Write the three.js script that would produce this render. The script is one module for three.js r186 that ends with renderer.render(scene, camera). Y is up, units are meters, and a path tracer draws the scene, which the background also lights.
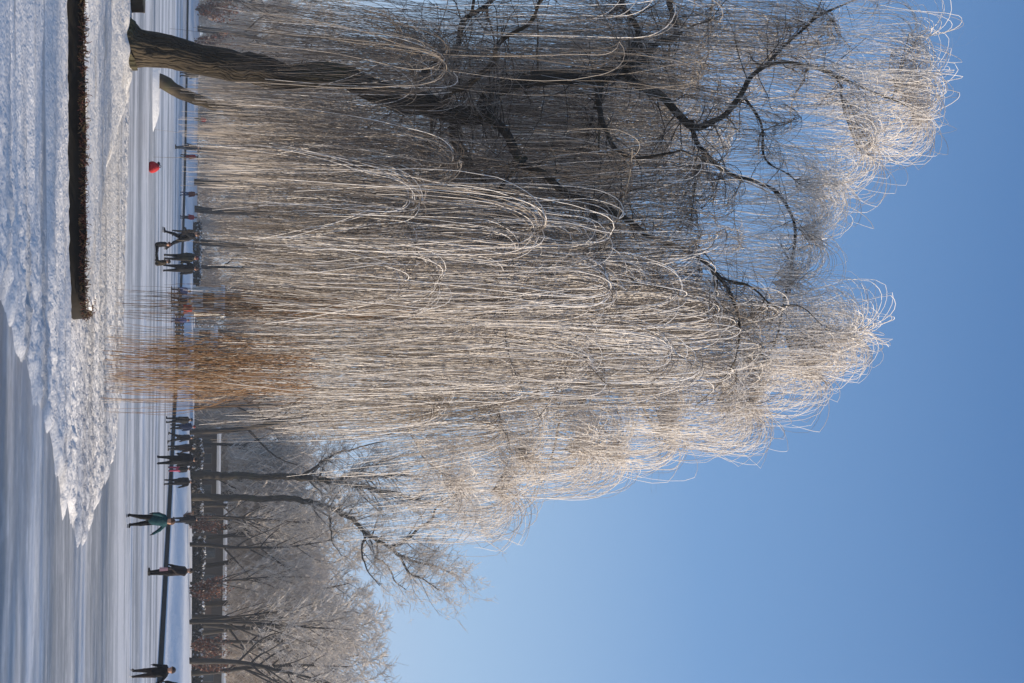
import * as THREE from 'three';
import { mergeGeometries } from 'three/addons/utils/BufferGeometryUtils.js';

// ---------------------------------------------------------------- camera, sky, sun, exposure
const scene = new THREE.Scene();
const camera = new THREE.PerspectiveCamera(2 * Math.atan(341.5 / 1286) * 180 / Math.PI, 1024 / 683, 0.1, 3000);
{
  // the camera was held on its side: the top of the world points to the right of the picture
  const pitch = 13.805 * Math.PI / 180, roll = 0.0115;
  const F = new THREE.Vector3(0, Math.sin(pitch), -Math.cos(pitch)), U = new THREE.Vector3(0, Math.cos(pitch), Math.sin(pitch)), R = new THREE.Vector3(1, 0, 0);
  camera.position.set(0, 1.65, 0);
  camera.up.copy(R.clone().multiplyScalar(-Math.cos(roll)).addScaledVector(U, -Math.sin(roll)));
  camera.lookAt(camera.position.clone().add(F));
}
const SUN_AZ = 92 * Math.PI / 180, SUN_EL = 16 * Math.PI / 180;      // azimuth to the right of the view direction
const sunDir = new THREE.Vector3(Math.sin(SUN_AZ) * Math.cos(SUN_EL), Math.sin(SUN_EL), -Math.cos(SUN_AZ) * Math.cos(SUN_EL));
{
  const W = 512, H = 256, data = new Float32Array(W * H * 4);
  const keys = [[-90, .36, .38, .41], [-2, .42, .48, .55], [0, .46, .58, .73], [6, .395, .53, .715], [11, .315, .475, .69], [22, .165, .312, .565], [35, .088, .198, .42], [60, .058, .142, .33], [90, .048, .12, .29]];
  for (let j = 0; j < H; j++) {
    const el = ((j + .5) / H - .5) * 180;
    let k = 0; while (k < keys.length - 2 && keys[k + 1][0] < el) k++;
    const a = keys[k], b = keys[k + 1], t = Math.min(1, Math.max(0, (el - a[0]) / (b[0] - a[0])));
    for (let i = 0; i < W; i++) {
      const az = ((i + .5) / W - .5) * 2 * Math.PI, ce = Math.cos(el * Math.PI / 180);
      const c = Math.cos(az) * ce * sunDir.x + Math.sin(el * Math.PI / 180) * sunDir.y + Math.sin(az) * ce * sunDir.z;
      const g = .42 * Math.pow(Math.max(0, c), 5) + .8 * Math.pow(Math.max(0, c), 40), o = (j * W + i) * 4;
      data[o] = a[1] + (b[1] - a[1]) * t + g * 1.02; data[o + 1] = a[2] + (b[2] - a[2]) * t + g * .95; data[o + 2] = a[3] + (b[3] - a[3]) * t + g * .84; data[o + 3] = 1;
    }
  }
  const sky = new THREE.DataTexture(data, W, H, THREE.RGBAFormat, THREE.FloatType);
  sky.mapping = THREE.EquirectangularReflectionMapping; sky.magFilter = sky.minFilter = THREE.LinearFilter; sky.needsUpdate = true;
  scene.background = sky; scene.environment = sky;
}
const sun = new THREE.DirectionalLight(new THREE.Color(1, .855, .67), 5);
sun.position.copy(sunDir).multiplyScalar(150).add(new THREE.Vector3(0, 0, -50)); sun.target.position.set(0, 0, -50);
sun.castShadow = true; sun.shadow.mapSize.set(4096, 4096);
Object.assign(sun.shadow.camera, { left: -110, right: 110, top: 90, bottom: -90, near: 1, far: 420 });
scene.add(sun, sun.target);
const renderer = new THREE.WebGLRenderer({ antialias: true });
renderer.setSize(1024, 683); renderer.toneMapping = THREE.LinearToneMapping; renderer.toneMappingExposure = 1.15;
renderer.shadowMap.enabled = true;

// ---------------------------------------------------------------- helpers
const V = (x, y, z) => new THREE.Vector3(x, y, z);
function rngOf(seed) { let s = seed | 0; return () => { s = (s + 0x6d2b79f5) | 0; let t = Math.imul(s ^ (s >>> 15), 1 | s); t = (t + Math.imul(t ^ (t >>> 7), 61 | t)) ^ t; return ((t ^ (t >>> 14)) >>> 0) / 4294967296; }; }
const hash = (x, y, z) => { let h = Math.imul(x, 374761393) ^ Math.imul(y, 668265263) ^ Math.imul(z, 1274126177); h = Math.imul(h ^ (h >>> 13), 1274126177); return ((h ^ (h >>> 16)) >>> 0) / 4294967296; };
const sm = (t) => t * t * (3 - 2 * t);
function noise(x, y, z = 0) {
  const xi = Math.floor(x), yi = Math.floor(y), zi = Math.floor(z), fx = sm(x - xi), fy = sm(y - yi), fz = sm(z - zi);
  const L = (a, b, t) => a + (b - a) * t;
  const p = (k) => L(L(hash(xi, yi, zi + k), hash(xi + 1, yi, zi + k), fx), L(hash(xi, yi + 1, zi + k), hash(xi + 1, yi + 1, zi + k), fx), fy);
  return L(p(0), p(1), fz);
}
const fbm = (x, y, z, n = 4) => { let a = .5, s = 0, t = 0; for (let i = 0; i < n; i++) { s += a * noise(x, y, z + i * 17.3); t += a; a *= .5; x *= 2.03; y *= 2.03; z *= 2.03; } return s / t; };
const clamp = (x, a = 0, b = 1) => Math.min(b, Math.max(a, x));
const step = (a, b, x) => sm(clamp((x - a) / (b - a)));
const interp = (tab, x) => { if (x <= tab[0][0]) return tab[0][1]; for (let i = 1; i < tab.length; i++) if (x <= tab[i][0]) { const a = tab[i - 1], b = tab[i]; return a[1] + (b[1] - a[1]) * (x - a[0]) / (b[0] - a[0]); } return tab[tab.length - 1][1]; };

const taken = new Map();
function numbered(name) { const n = taken.get(name) || 0; taken.set(name, n + 1); return n ? name + '_' + String(n).padStart(3, '0') : name; }
function tag(o, label, category, group) { o.userData.label = label; o.userData.category = category; if (group) o.userData.group = group; return o; }
function mesh(name, geo, mat, parent) {
  const m = new THREE.Mesh(geo, mat); m.castShadow = m.receiveShadow = true;
  m.name = parent ? name : numbered(name); (parent || scene).add(m); return m;
}
function structure(name, geo, mat, label) { const m = mesh(name, geo, mat); m.userData.kind = 'structure'; if (label) m.userData.label = label; return m; }
function thing(name, label, category, pos = [0, 0, 0], turn = 0, group) {
  const g = new THREE.Group(); g.name = numbered(name); g.position.set(...pos); g.rotation.y = turn; scene.add(g); return tag(g, label, category, group);
}
function copy(src, label, pos, turn, scale, group) {
  const c = src.clone(); c.name = numbered(src.name.replace(/_\d{3}$/, '')); c.position.set(...pos); c.rotation.y = turn;
  if (Array.isArray(scale)) c.scale.set(...scale); else c.scale.setScalar(scale);
  c.userData = { ...src.userData, label }; if (group) c.userData.group = group; scene.add(c); return c;
}
const std = (c, roughness = .9, extra = {}) => new THREE.MeshStandardMaterial({ color: Array.isArray(c) ? new THREE.Color().setRGB(...c) : c, roughness, ...extra });

// collects tubes (branches, twigs, stalks) and small faces into one geometry with vertex colours
class Tubes {
  constructor(uv) { this.uv = uv ? [] : null; this.p = []; this.n = []; this.c = []; this.i = []; this.k = 0; }
  tube(pts, rad, sides, col, cap = false) {            // pts: [x,y,z]..., rad: number[], col: [r,g,b] or one per point
    const N = pts.length, per = Array.isArray(col[0]);
    let tx = pts[1][0] - pts[0][0], ty = pts[1][1] - pts[0][1], tz = pts[1][2] - pts[0][2], l = Math.hypot(tx, ty, tz) || 1; tx /= l; ty /= l; tz /= l;
    let ux = Math.abs(ty) < .9 ? -tz : 1, uy = 0, uz = Math.abs(ty) < .9 ? tx : 0;
    const base = this.k; let run = 0;
    for (let j = 0; j < N; j++) {
      const a = pts[Math.max(0, j - 1)], b = pts[Math.min(N - 1, j + 1)]; if (j) run += Math.hypot(pts[j][0] - pts[j - 1][0], pts[j][1] - pts[j - 1][1], pts[j][2] - pts[j - 1][2]);
      tx = b[0] - a[0]; ty = b[1] - a[1]; tz = b[2] - a[2]; l = Math.hypot(tx, ty, tz) || 1; tx /= l; ty /= l; tz /= l;
      const d = ux * tx + uy * ty + uz * tz; ux -= d * tx; uy -= d * ty; uz -= d * tz; l = Math.hypot(ux, uy, uz) || 1; ux /= l; uy /= l; uz /= l;
      const wx = ty * uz - tz * uy, wy = tz * ux - tx * uz, wz = tx * uy - ty * ux, c = per ? col[j] : col;
      for (let s = 0; s < sides; s++) {
        const an = s / sides * Math.PI * 2, cs = Math.cos(an), sn = Math.sin(an), nx = ux * cs + wx * sn, ny = uy * cs + wy * sn, nz = uz * cs + wz * sn, r = rad[j];
        this.p.push(pts[j][0] + nx * r, pts[j][1] + ny * r, pts[j][2] + nz * r); this.n.push(nx, ny, nz); this.c.push(c[0], c[1], c[2]); if (this.uv) this.uv.push(1 - Math.abs(s / sides * 2 - 1), run);
      }
      if (j) for (let s = 0; s < sides; s++) { const q = base + (j - 1) * sides, s2 = (s + 1) % sides; this.i.push(q + s, q + s2, q + sides + s, q + s2, q + sides + s2, q + sides + s); }
    }
    this.k += N * sides;
    if (cap) { const q = base + (N - 1) * sides; for (let s = 1; s < sides - 1; s++) this.i.push(q, q + s, q + s + 1); }
    return this;
  }
  quad(c, a, b, col) {                                   // a leaf-like face about c spanned by half vectors a and b
    const nx = a[1] * b[2] - a[2] * b[1], ny = a[2] * b[0] - a[0] * b[2], nz = a[0] * b[1] - a[1] * b[0], l = Math.hypot(nx, ny, nz) || 1;
    for (const [s, t] of [[-1, 0], [0, -1], [1, 0], [0, 1]]) { this.p.push(c[0] + a[0] * s + b[0] * t, c[1] + a[1] * s + b[1] * t, c[2] + a[2] * s + b[2] * t); this.n.push(nx / l, ny / l, nz / l); this.c.push(...col); }
    this.i.push(this.k, this.k + 1, this.k + 2, this.k, this.k + 2, this.k + 3); this.k += 4; return this;
  }
  geo() {
    const g = new THREE.BufferGeometry();
    g.setAttribute('position', new THREE.Float32BufferAttribute(this.p, 3)); g.setAttribute('normal', new THREE.Float32BufferAttribute(this.n, 3)); g.setAttribute('color', new THREE.Float32BufferAttribute(this.c, 3)); if (this.uv) g.setAttribute('uv', new THREE.Float32BufferAttribute(this.uv, 2)); g.setIndex(this.i);
    return g;
  }
}
const twigMat = new THREE.MeshStandardMaterial({ vertexColors: true, roughness: .75 });
// bark: fissured colour and relief
function noiseTex(W, H, f, srgb) {
  const d = new Uint8Array(W * H * 4);
  for (let y = 0; y < H; y++) for (let x = 0; x < W; x++) { const c = f(x / W, y / H), o = (y * W + x) * 4; d[o] = clamp(c[0]) * 255; d[o + 1] = clamp(c[1]) * 255; d[o + 2] = clamp(c[2]) * 255; d[o + 3] = 255; }
  const t = new THREE.DataTexture(d, W, H); t.magFilter = THREE.LinearFilter; t.minFilter = THREE.LinearMipmapLinearFilter; t.generateMipmaps = true; t.wrapS = t.wrapT = THREE.RepeatWrapping; if (srgb) t.colorSpace = THREE.SRGBColorSpace; t.needsUpdate = true; return t;
}
const FROST = [.82, .745, .665], BARK = [.034, .027, .021];
const mix = (a, b, t) => [a[0] + (b[0] - a[0]) * t, a[1] + (b[1] - a[1]) * t, a[2] + (b[2] - a[2]) * t];

// ---------------------------------------------------------------- the setting: ice, snow, banks
// the ice: bare grey ice with swept lanes, smears of snow dust and skate scratches; sunlit and shaded bands are painted in too
const ICE_X0 = -36, ICE_X1 = 36, ICE_Z0 = -6, ICE_Z1 = -102;
const iceAmount = (x, z) => {                            // 0 bare ice and painted shade bands, 1 snow dust and painted sunlit bands
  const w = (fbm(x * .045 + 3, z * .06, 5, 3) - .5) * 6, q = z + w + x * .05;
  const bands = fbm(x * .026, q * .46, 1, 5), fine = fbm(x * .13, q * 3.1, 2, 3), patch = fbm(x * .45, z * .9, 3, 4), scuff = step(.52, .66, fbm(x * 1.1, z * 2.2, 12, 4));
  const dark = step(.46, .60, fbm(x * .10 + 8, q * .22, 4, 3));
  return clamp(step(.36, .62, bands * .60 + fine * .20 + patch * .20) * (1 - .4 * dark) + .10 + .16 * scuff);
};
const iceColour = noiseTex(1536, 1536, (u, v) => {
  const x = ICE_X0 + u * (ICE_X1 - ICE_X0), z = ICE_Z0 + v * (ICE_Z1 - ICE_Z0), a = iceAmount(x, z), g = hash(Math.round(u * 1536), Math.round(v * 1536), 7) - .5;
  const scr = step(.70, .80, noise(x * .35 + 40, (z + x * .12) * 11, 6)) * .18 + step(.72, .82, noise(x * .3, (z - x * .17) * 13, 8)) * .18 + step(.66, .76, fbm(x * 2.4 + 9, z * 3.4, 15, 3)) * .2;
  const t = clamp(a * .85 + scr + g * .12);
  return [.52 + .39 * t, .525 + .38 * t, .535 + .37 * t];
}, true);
iceColour.wrapS = iceColour.wrapT = THREE.MirroredRepeatWrapping;
const iceBump = noiseTex(1024, 1024, (u, v) => { const x = ICE_X0 + u * (ICE_X1 - ICE_X0), z = ICE_Z0 + v * (ICE_Z1 - ICE_Z0); const h = .5 * iceAmount(x, z) + .5 * fbm(x * 1.2, z * 3, 2, 3); return [h, h, h]; });
iceBump.wrapS = iceBump.wrapT = THREE.MirroredRepeatWrapping;
{
  const g = new THREE.PlaneGeometry(1600, 1600); g.rotateX(-Math.PI / 2);
  const p = g.attributes.position, uv = g.attributes.uv;
  for (let i = 0; i < p.count; i++) uv.setXY(i, (p.getX(i) - ICE_X0) / (ICE_X1 - ICE_X0), (p.getZ(i) - ICE_Z0) / (ICE_Z1 - ICE_Z0));
  structure('ice', g, new THREE.MeshStandardMaterial({ map: iceColour, bumpMap: iceBump, bumpScale: .03, roughness: .55 }), 'frozen lake with swept lanes and painted streaks of snow dust, sun and shade');
}
const snowBump = noiseTex(1024, 1024, (u, v) => { const T = (f, s) => { const n = (x, y) => { const X = Math.floor(x), Y = Math.floor(y), a = sm(x - X), b = sm(y - Y), h = (i, j) => hash(((X + i) % f + f) % f, ((Y + j) % f + f) % f, s); return (h(0, 0) * (1 - a) + h(1, 0) * a) * (1 - b) + (h(0, 1) * (1 - a) + h(1, 1) * a) * b; }; return n(u * f, v * f); }; const h = .4 * T(48, 1) + .35 * T(110, 2) + .25 * T(260, 3); return [h, h, h]; });
const snowMat = new THREE.MeshStandardMaterial({ vertexColors: true, roughness: .85, bumpMap: snowBump, bumpScale: .022 });
// heightfield over a rectangle; cells wholly below `floor` are left out
function field(x0, x1, z0, z1, cell, f, colour, floor = -.02) {
  const nx = Math.round((x1 - x0) / cell), nz = Math.round((z1 - z0) / cell), P = [], C = [], I = [], h = new Float32Array((nx + 1) * (nz + 1));
  for (let j = 0; j <= nz; j++) for (let i = 0; i <= nx; i++) { const x = x0 + i * cell, z = z0 + j * cell, y = f(x, z); h[j * (nx + 1) + i] = y; P.push(x, y, z); C.push(...colour(x, z, y)); }
  for (let j = 0; j < nz; j++) for (let i = 0; i < nx; i++) {
    const a = j * (nx + 1) + i, b = a + 1, c = a + nx + 1, d = c + 1;
    if (Math.max(h[a], h[b], h[c], h[d]) < floor) continue;
    I.push(a, c, b, b, c, d);
  }
  const used = new Map(), P2 = [], C2 = [], I2 = I.map((k) => { if (!used.has(k)) { used.set(k, P2.length / 3); P2.push(P[k * 3], P[k * 3 + 1], P[k * 3 + 2]); C2.push(C[k * 3], C[k * 3 + 1], C[k * 3 + 2]); } return used.get(k); });
  const g = new THREE.BufferGeometry(); g.setAttribute('position', new THREE.Float32BufferAttribute(P2, 3)); g.setAttribute('color', new THREE.Float32BufferAttribute(C2, 3)); { const U2 = []; for (let i = 0; i < P2.length; i += 3) U2.push(P2[i] / 5, P2[i + 2] / 5); g.setAttribute('uv', new THREE.Float32BufferAttribute(U2, 2)); } g.setIndex(I2); g.computeVertexNormals(); return g;
}
function insideDist(poly, x, z) {                        // signed distance to a polygon, positive inside
  let d = 1e9, inside = false;
  for (let i = 0, j = poly.length - 1; i < poly.length; j = i++) {
    const [ax, az] = poly[i], [bx, bz] = poly[j], ex = bx - ax, ez = bz - az, t = clamp(((x - ax) * ex + (z - az) * ez) / (ex * ex + ez * ez));
    d = Math.min(d, Math.hypot(x - ax - ex * t, z - az - ez * t));
    if ((az > z) !== (bz > z) && x < (bx - ax) * (z - az) / (bz - az) + ax) inside = !inside;
  }
  return inside ? d : -d;
}
// unswept snow left lying on the ice round the spit
const PATCH = [[-26, -9], [-.55, -9.5], [-.3, -11.9], [.04, -12.6], [.66, -14], [1.55, -16], [2.1, -17.2], [2.75, -18.6], [3.25, -19.7], [3.1, -20.8], [3.0, -22.6], [2.75, -25.3], [2.3, -28.4], [1.2, -30.2], [-2, -31], [-9, -33], [-26, -34]];
const ISLAND = [[-26, -12.4], [-10, -15.75], [-4.2, -17.0], [-1.2, -17.6], [-.5, -17.75], [-.33, -18.05], [-.45, -18.9], [-1.0, -19.9], [-2.2, -21.3], [-3.3, -23.3], [-4.4, -25.6], [-6.7, -27.4], [-14, -29.5], [-26, -31]];
const patchHeight = (x, z) => {
  const d = insideDist(PATCH, x, z) + (fbm(x * 1.6, z * 1.6, 4, 4) - .5) * .7;
  if (d < -.3) return -.06;
  const edge = step(-.05, .35, d), rim = Math.exp(-Math.pow((d - .75) / .85, 2));
  const rut = fbm(x * .13, z * 2.2 + x * .3, 6, 5), lump = fbm(x * 4.4, z * 3.4, 8, 5), crumb = noise(x * 13, z * 11, 3), crumb2 = noise(x * 24, z * 22, 9);
  const rough = clamp(.06 + .3 * step(.5, .62, fbm(x * .5, z * .9, 14, 3)) + 1.0 * rim + .8 * step(-17.6, -18.8, z) * step(-1.6, -.2, x));
  const groove = Math.exp(-Math.pow((z + 15.6 + x * .25) / .16, 2)) + Math.exp(-Math.pow((z + 18.75 + x * .18) / .13, 2)) * step(-.2, .3, x);
  return -.04 + edge * (.075 + .30 * (rut - .5) * (1 - .6 * rough) + rough * (.06 * (lump - .5) + .032 * (crumb - .5) + .042 * (crumb2 - .5)) + .008 * crumb + .02 * rim - .05 * groove);
};
const snowTone = (x, z) => { const g = .92 + .08 * hash(Math.round(x * 40), Math.round(z * 40), 3), streakTone = .62 + .33 * step(.3, .62, fbm(x * .16, z * 2.6 + x * .3, 21, 5)); return [.81 * g * streakTone, .795 * g * streakTone, .79 * g * streakTone]; };  // fine grain, and darker tone in long streaks across the view
structure('snow', mergeGeometries([field(-7.04, 3.52, -31.6, -10, .06, patchHeight, snowTone, -.012), field(-26, -7.04, -34, -9.2, .16, patchHeight, snowTone, -.012)]), snowMat, 'rough unswept snow lying on the ice round the spit of land');

// the spit of land the willow stands on, with a steep dark earth bank towards the ice
const islandTop = (x, z) => .265 + .02 * (noise(x * 9, z * 8, 6) - .5) + .05 * (fbm(x * .2, z * 3.4 + x * .5, 16, 3) - .5) + .05 * (fbm(x * .3, z * .3, 2, 2) - .5) + .07 * (fbm(x * 1.4, z * 2.4, 5, 4) - .5) + .16 * Math.exp(-(Math.pow((x + 5.2) / 1.1, 2) + Math.pow((z + 24) / .9, 2))) * (.5 + noise(x * 3, z * 3, 2)) + .14 * step(-20.4, -22.2, z + x * -.28) * (.4 + fbm(x * .8, z * .8, 9, 3)) * .5;
const islandHeight = (x, z) => {
  const d = insideDist(ISLAND, x, z) + (noise(x * 2.2, z * 2.2, 3) - .5) * .12;
  const front = step(-20.5, -18.6, z - x * .2);
  return -.3 + (islandTop(x, z) + .3) * step(-.10 - .8 * (1 - front), .02 + .5 * (1 - front), d);
};
structure('snowy_bank', field(-26, .8, -32.4, -12, .09, islandHeight, (x, z) => { const g = .88 + .12 * hash(Math.round(x * 50), Math.round(z * 50), 4), s = step(.55, .72, fbm(x * 1.1, z * 2.2, 31, 4)); const k = 1 - .22 * s; return [.80 * g * k, .79 * g * (k - .02 * s), .79 * g * (k - .05 * s)]; }, -.05), snowMat, 'snow-covered spit of land under the willow');
{ // the bare earth face
  const r = rngOf(5), P = [], C = [], I = [], pts = ISLAND.slice(0, 7), dense = [];
  for (let i = 0; i + 1 < pts.length; i++) { const n = Math.max(2, Math.round(Math.hypot(pts[i + 1][0] - pts[i][0], pts[i + 1][1] - pts[i][1]) / .1)); for (let k = 0; k < n; k++) dense.push([pts[i][0] + (pts[i + 1][0] - pts[i][0]) * k / n, pts[i][1] + (pts[i + 1][1] - pts[i][1]) * k / n]); }
  const rows = 7;
  dense.forEach(([x, z], i) => {
    const q = dense[Math.min(dense.length - 1, i + 1)], o = dense[Math.max(0, i - 1)], l = Math.hypot(q[0] - o[0], q[1] - o[1]), nx = -(q[1] - o[1]) / l, nz = (q[0] - o[0]) / l;
    for (let j = 0; j < rows; j++) {
      const t = j / (rows - 1), y = -.05 + t * (.30 + .05 * (noise(x * 3, 1.5, 2) - .5)), off = .12 + .07 * (fbm(x * 4, y * 7, 2, 3) - .5) - .02 * t;
      P.push(x + nx * off, y, z + nz * off); const b = .6 + .9 * fbm(x * 3, y * 8, 7, 3); C.push(.016 * b, .013 * b, .010 * b);
    }
    if (i) for (let j = 0; j + 1 < rows; j++) { const a = (i - 1) * rows + j, b = i * rows + j; I.push(a, b, a + 1, b, b + 1, a + 1); }
  });
  const last = dense.length - 1;
  const g = new THREE.BufferGeometry(); g.setAttribute('position', new THREE.Float32BufferAttribute(P, 3)); g.setAttribute('color', new THREE.Float32BufferAttribute(C, 3)); g.setIndex(I); g.computeVertexNormals();
  structure('earth_bank', g, new THREE.MeshStandardMaterial({ vertexColors: true, roughness: 1 }), 'steep dark earth face of the spit towards the ice');
  // dead plants along its upper edge
  const t = new Tubes();
  for (let k = 0; k < 5200; k++) {
    const i = Math.floor(r() * dense.length), [x, z] = dense[i]; if (noise(x * 1.2, 3.3, 5) < .25 && r() < .6) continue;
    const bx = x + (r() - .5) * .2, bz = z + .15 - r() * .12, by = .16 + r() * .08, h = .03 + r() * r() * .09, lx = (r() - .5) * .16, lz = .02 + r() * .12;
    const c = r() < .5 ? [.10, .035, .025] : r() < .5 ? [.07, .05, .025] : [.13, .085, .04];
    t.tube([[bx, by, bz], [bx + lx * .4, by + h * .8, bz + lz * .4], [bx + lx, by + h * (r() < .5 ? .3 : 1), bz + lz]], [.006, .005, .003], 3, c);
  }
  const m = mesh('dead_plants', t.geo(), twigMat); m.userData = { kind: 'stuff', label: 'dead reddish brown stalks along the edge of the earth bank', category: 'plants' };
}
// the far bank: a dark edging, a snow slope and a level park behind it
const EDGE = [[37, 14], [33, -5], [29, -20], [23, -42], [16.75, -64.6], [11, -84], [4, -106], [-6, -136], [-22, -162], [-45, -172], [-90, -176], [-160, -172], [-260, -150]];
const edgePts = (() => { const c = new THREE.CatmullRomCurve3(EDGE.map(([x, z]) => V(x, 0, z)), false, 'centripetal'); return c.getSpacedPoints(420).map((p, i) => { const t = c.getTangentAt(i / 420); return { x: p.x, z: p.z, nx: -t.z, nz: t.x }; }); })();
const bankProfile = (t, x, z) => t < .5 ? .28 + .07 * t / .5 : .35 + .78 * step(.5, 4.6, t) + .40 * step(4, 17, t) + .10 * (fbm(x * .25, z * .25, 3, 3) - .5) * step(1, 4, t) + .35 * step(8, 60, t) * (fbm(x * .03, z * .03, 5, 2));
{
  const ts = [-.03, .0, .25, .6, 1.1, 1.7, 2.4, 3.1, 3.8, 4.5, 5.2, 5.9, 6.6, 7.6, 9, 10.5, 12, 14, 17, 25, 40, 70, 130, 260], P = [], C = [], I = [];
  edgePts.forEach((e, i) => {
    ts.forEach((t) => { const x = e.x + e.nx * t, z = e.z + e.nz * t, y = t < 0 ? .2 : bankProfile(t, x, z) + (t > .4 && t < 20 ? .09 * (fbm(x * .9, z * .9, 8, 3) - .5) : 0); P.push(x, y, z); const g = .93 + .07 * fbm(x * 2, z * 2, 4, 3); C.push(.80 * g, .805 * g, .82 * g); });
    if (i) for (let j = 0; j + 1 < ts.length; j++) { const n = ts.length, a = (i - 1) * n + j, b = i * n + j; I.push(a, b, a + 1, b, b + 1, a + 1); }
  });
  const g = new THREE.BufferGeometry(); g.setAttribute('position', new THREE.Float32BufferAttribute(P, 3)); g.setAttribute('color', new THREE.Float32BufferAttribute(C, 3)); { const U = []; for (let i = 0; i < P.length; i += 3) U.push(P[i] / 12, P[i + 2] / 12); g.setAttribute('uv', new THREE.Float32BufferAttribute(U, 2)); } g.setIndex(I); g.computeVertexNormals();
  structure('far_bank', g, snowMat, 'snow-covered bank and park on the far side of the ice');
  const P2 = [], I2 = [];
  edgePts.forEach((e, i) => { for (const [t, y] of [[-.06, -.05], [-.06, .25], [.02, .25], [.02, -.05]]) P2.push(e.x + e.nx * t, y, e.z + e.nz * t); if (i) for (let j = 0; j < 3; j++) { const a = (i - 1) * 4 + j, b = i * 4 + j; I2.push(a, b, a + 1, b, b + 1, a + 1); } });
  const g2 = new THREE.BufferGeometry(); g2.setAttribute('position', new THREE.Float32BufferAttribute(P2, 3)); g2.setIndex(I2); g2.computeVertexNormals();
  tag(mesh('bank_edging', g2.toNonIndexed(), std([.022, .020, .018], .9)), 'dark timber edging along the foot of the far snow bank', 'edging');
}
function onBank(x, z) {                                  // height of the far bank's ground
  let best = 1e9, t = 0; for (const e of edgePts) { const d = Math.hypot(x - e.x, z - e.z); if (d < best) { best = d; t = (x - e.x) * e.nx + (z - e.z) * e.nz; } }
  return t > 0 ? bankProfile(t, x, z) : 0;
}

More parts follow.
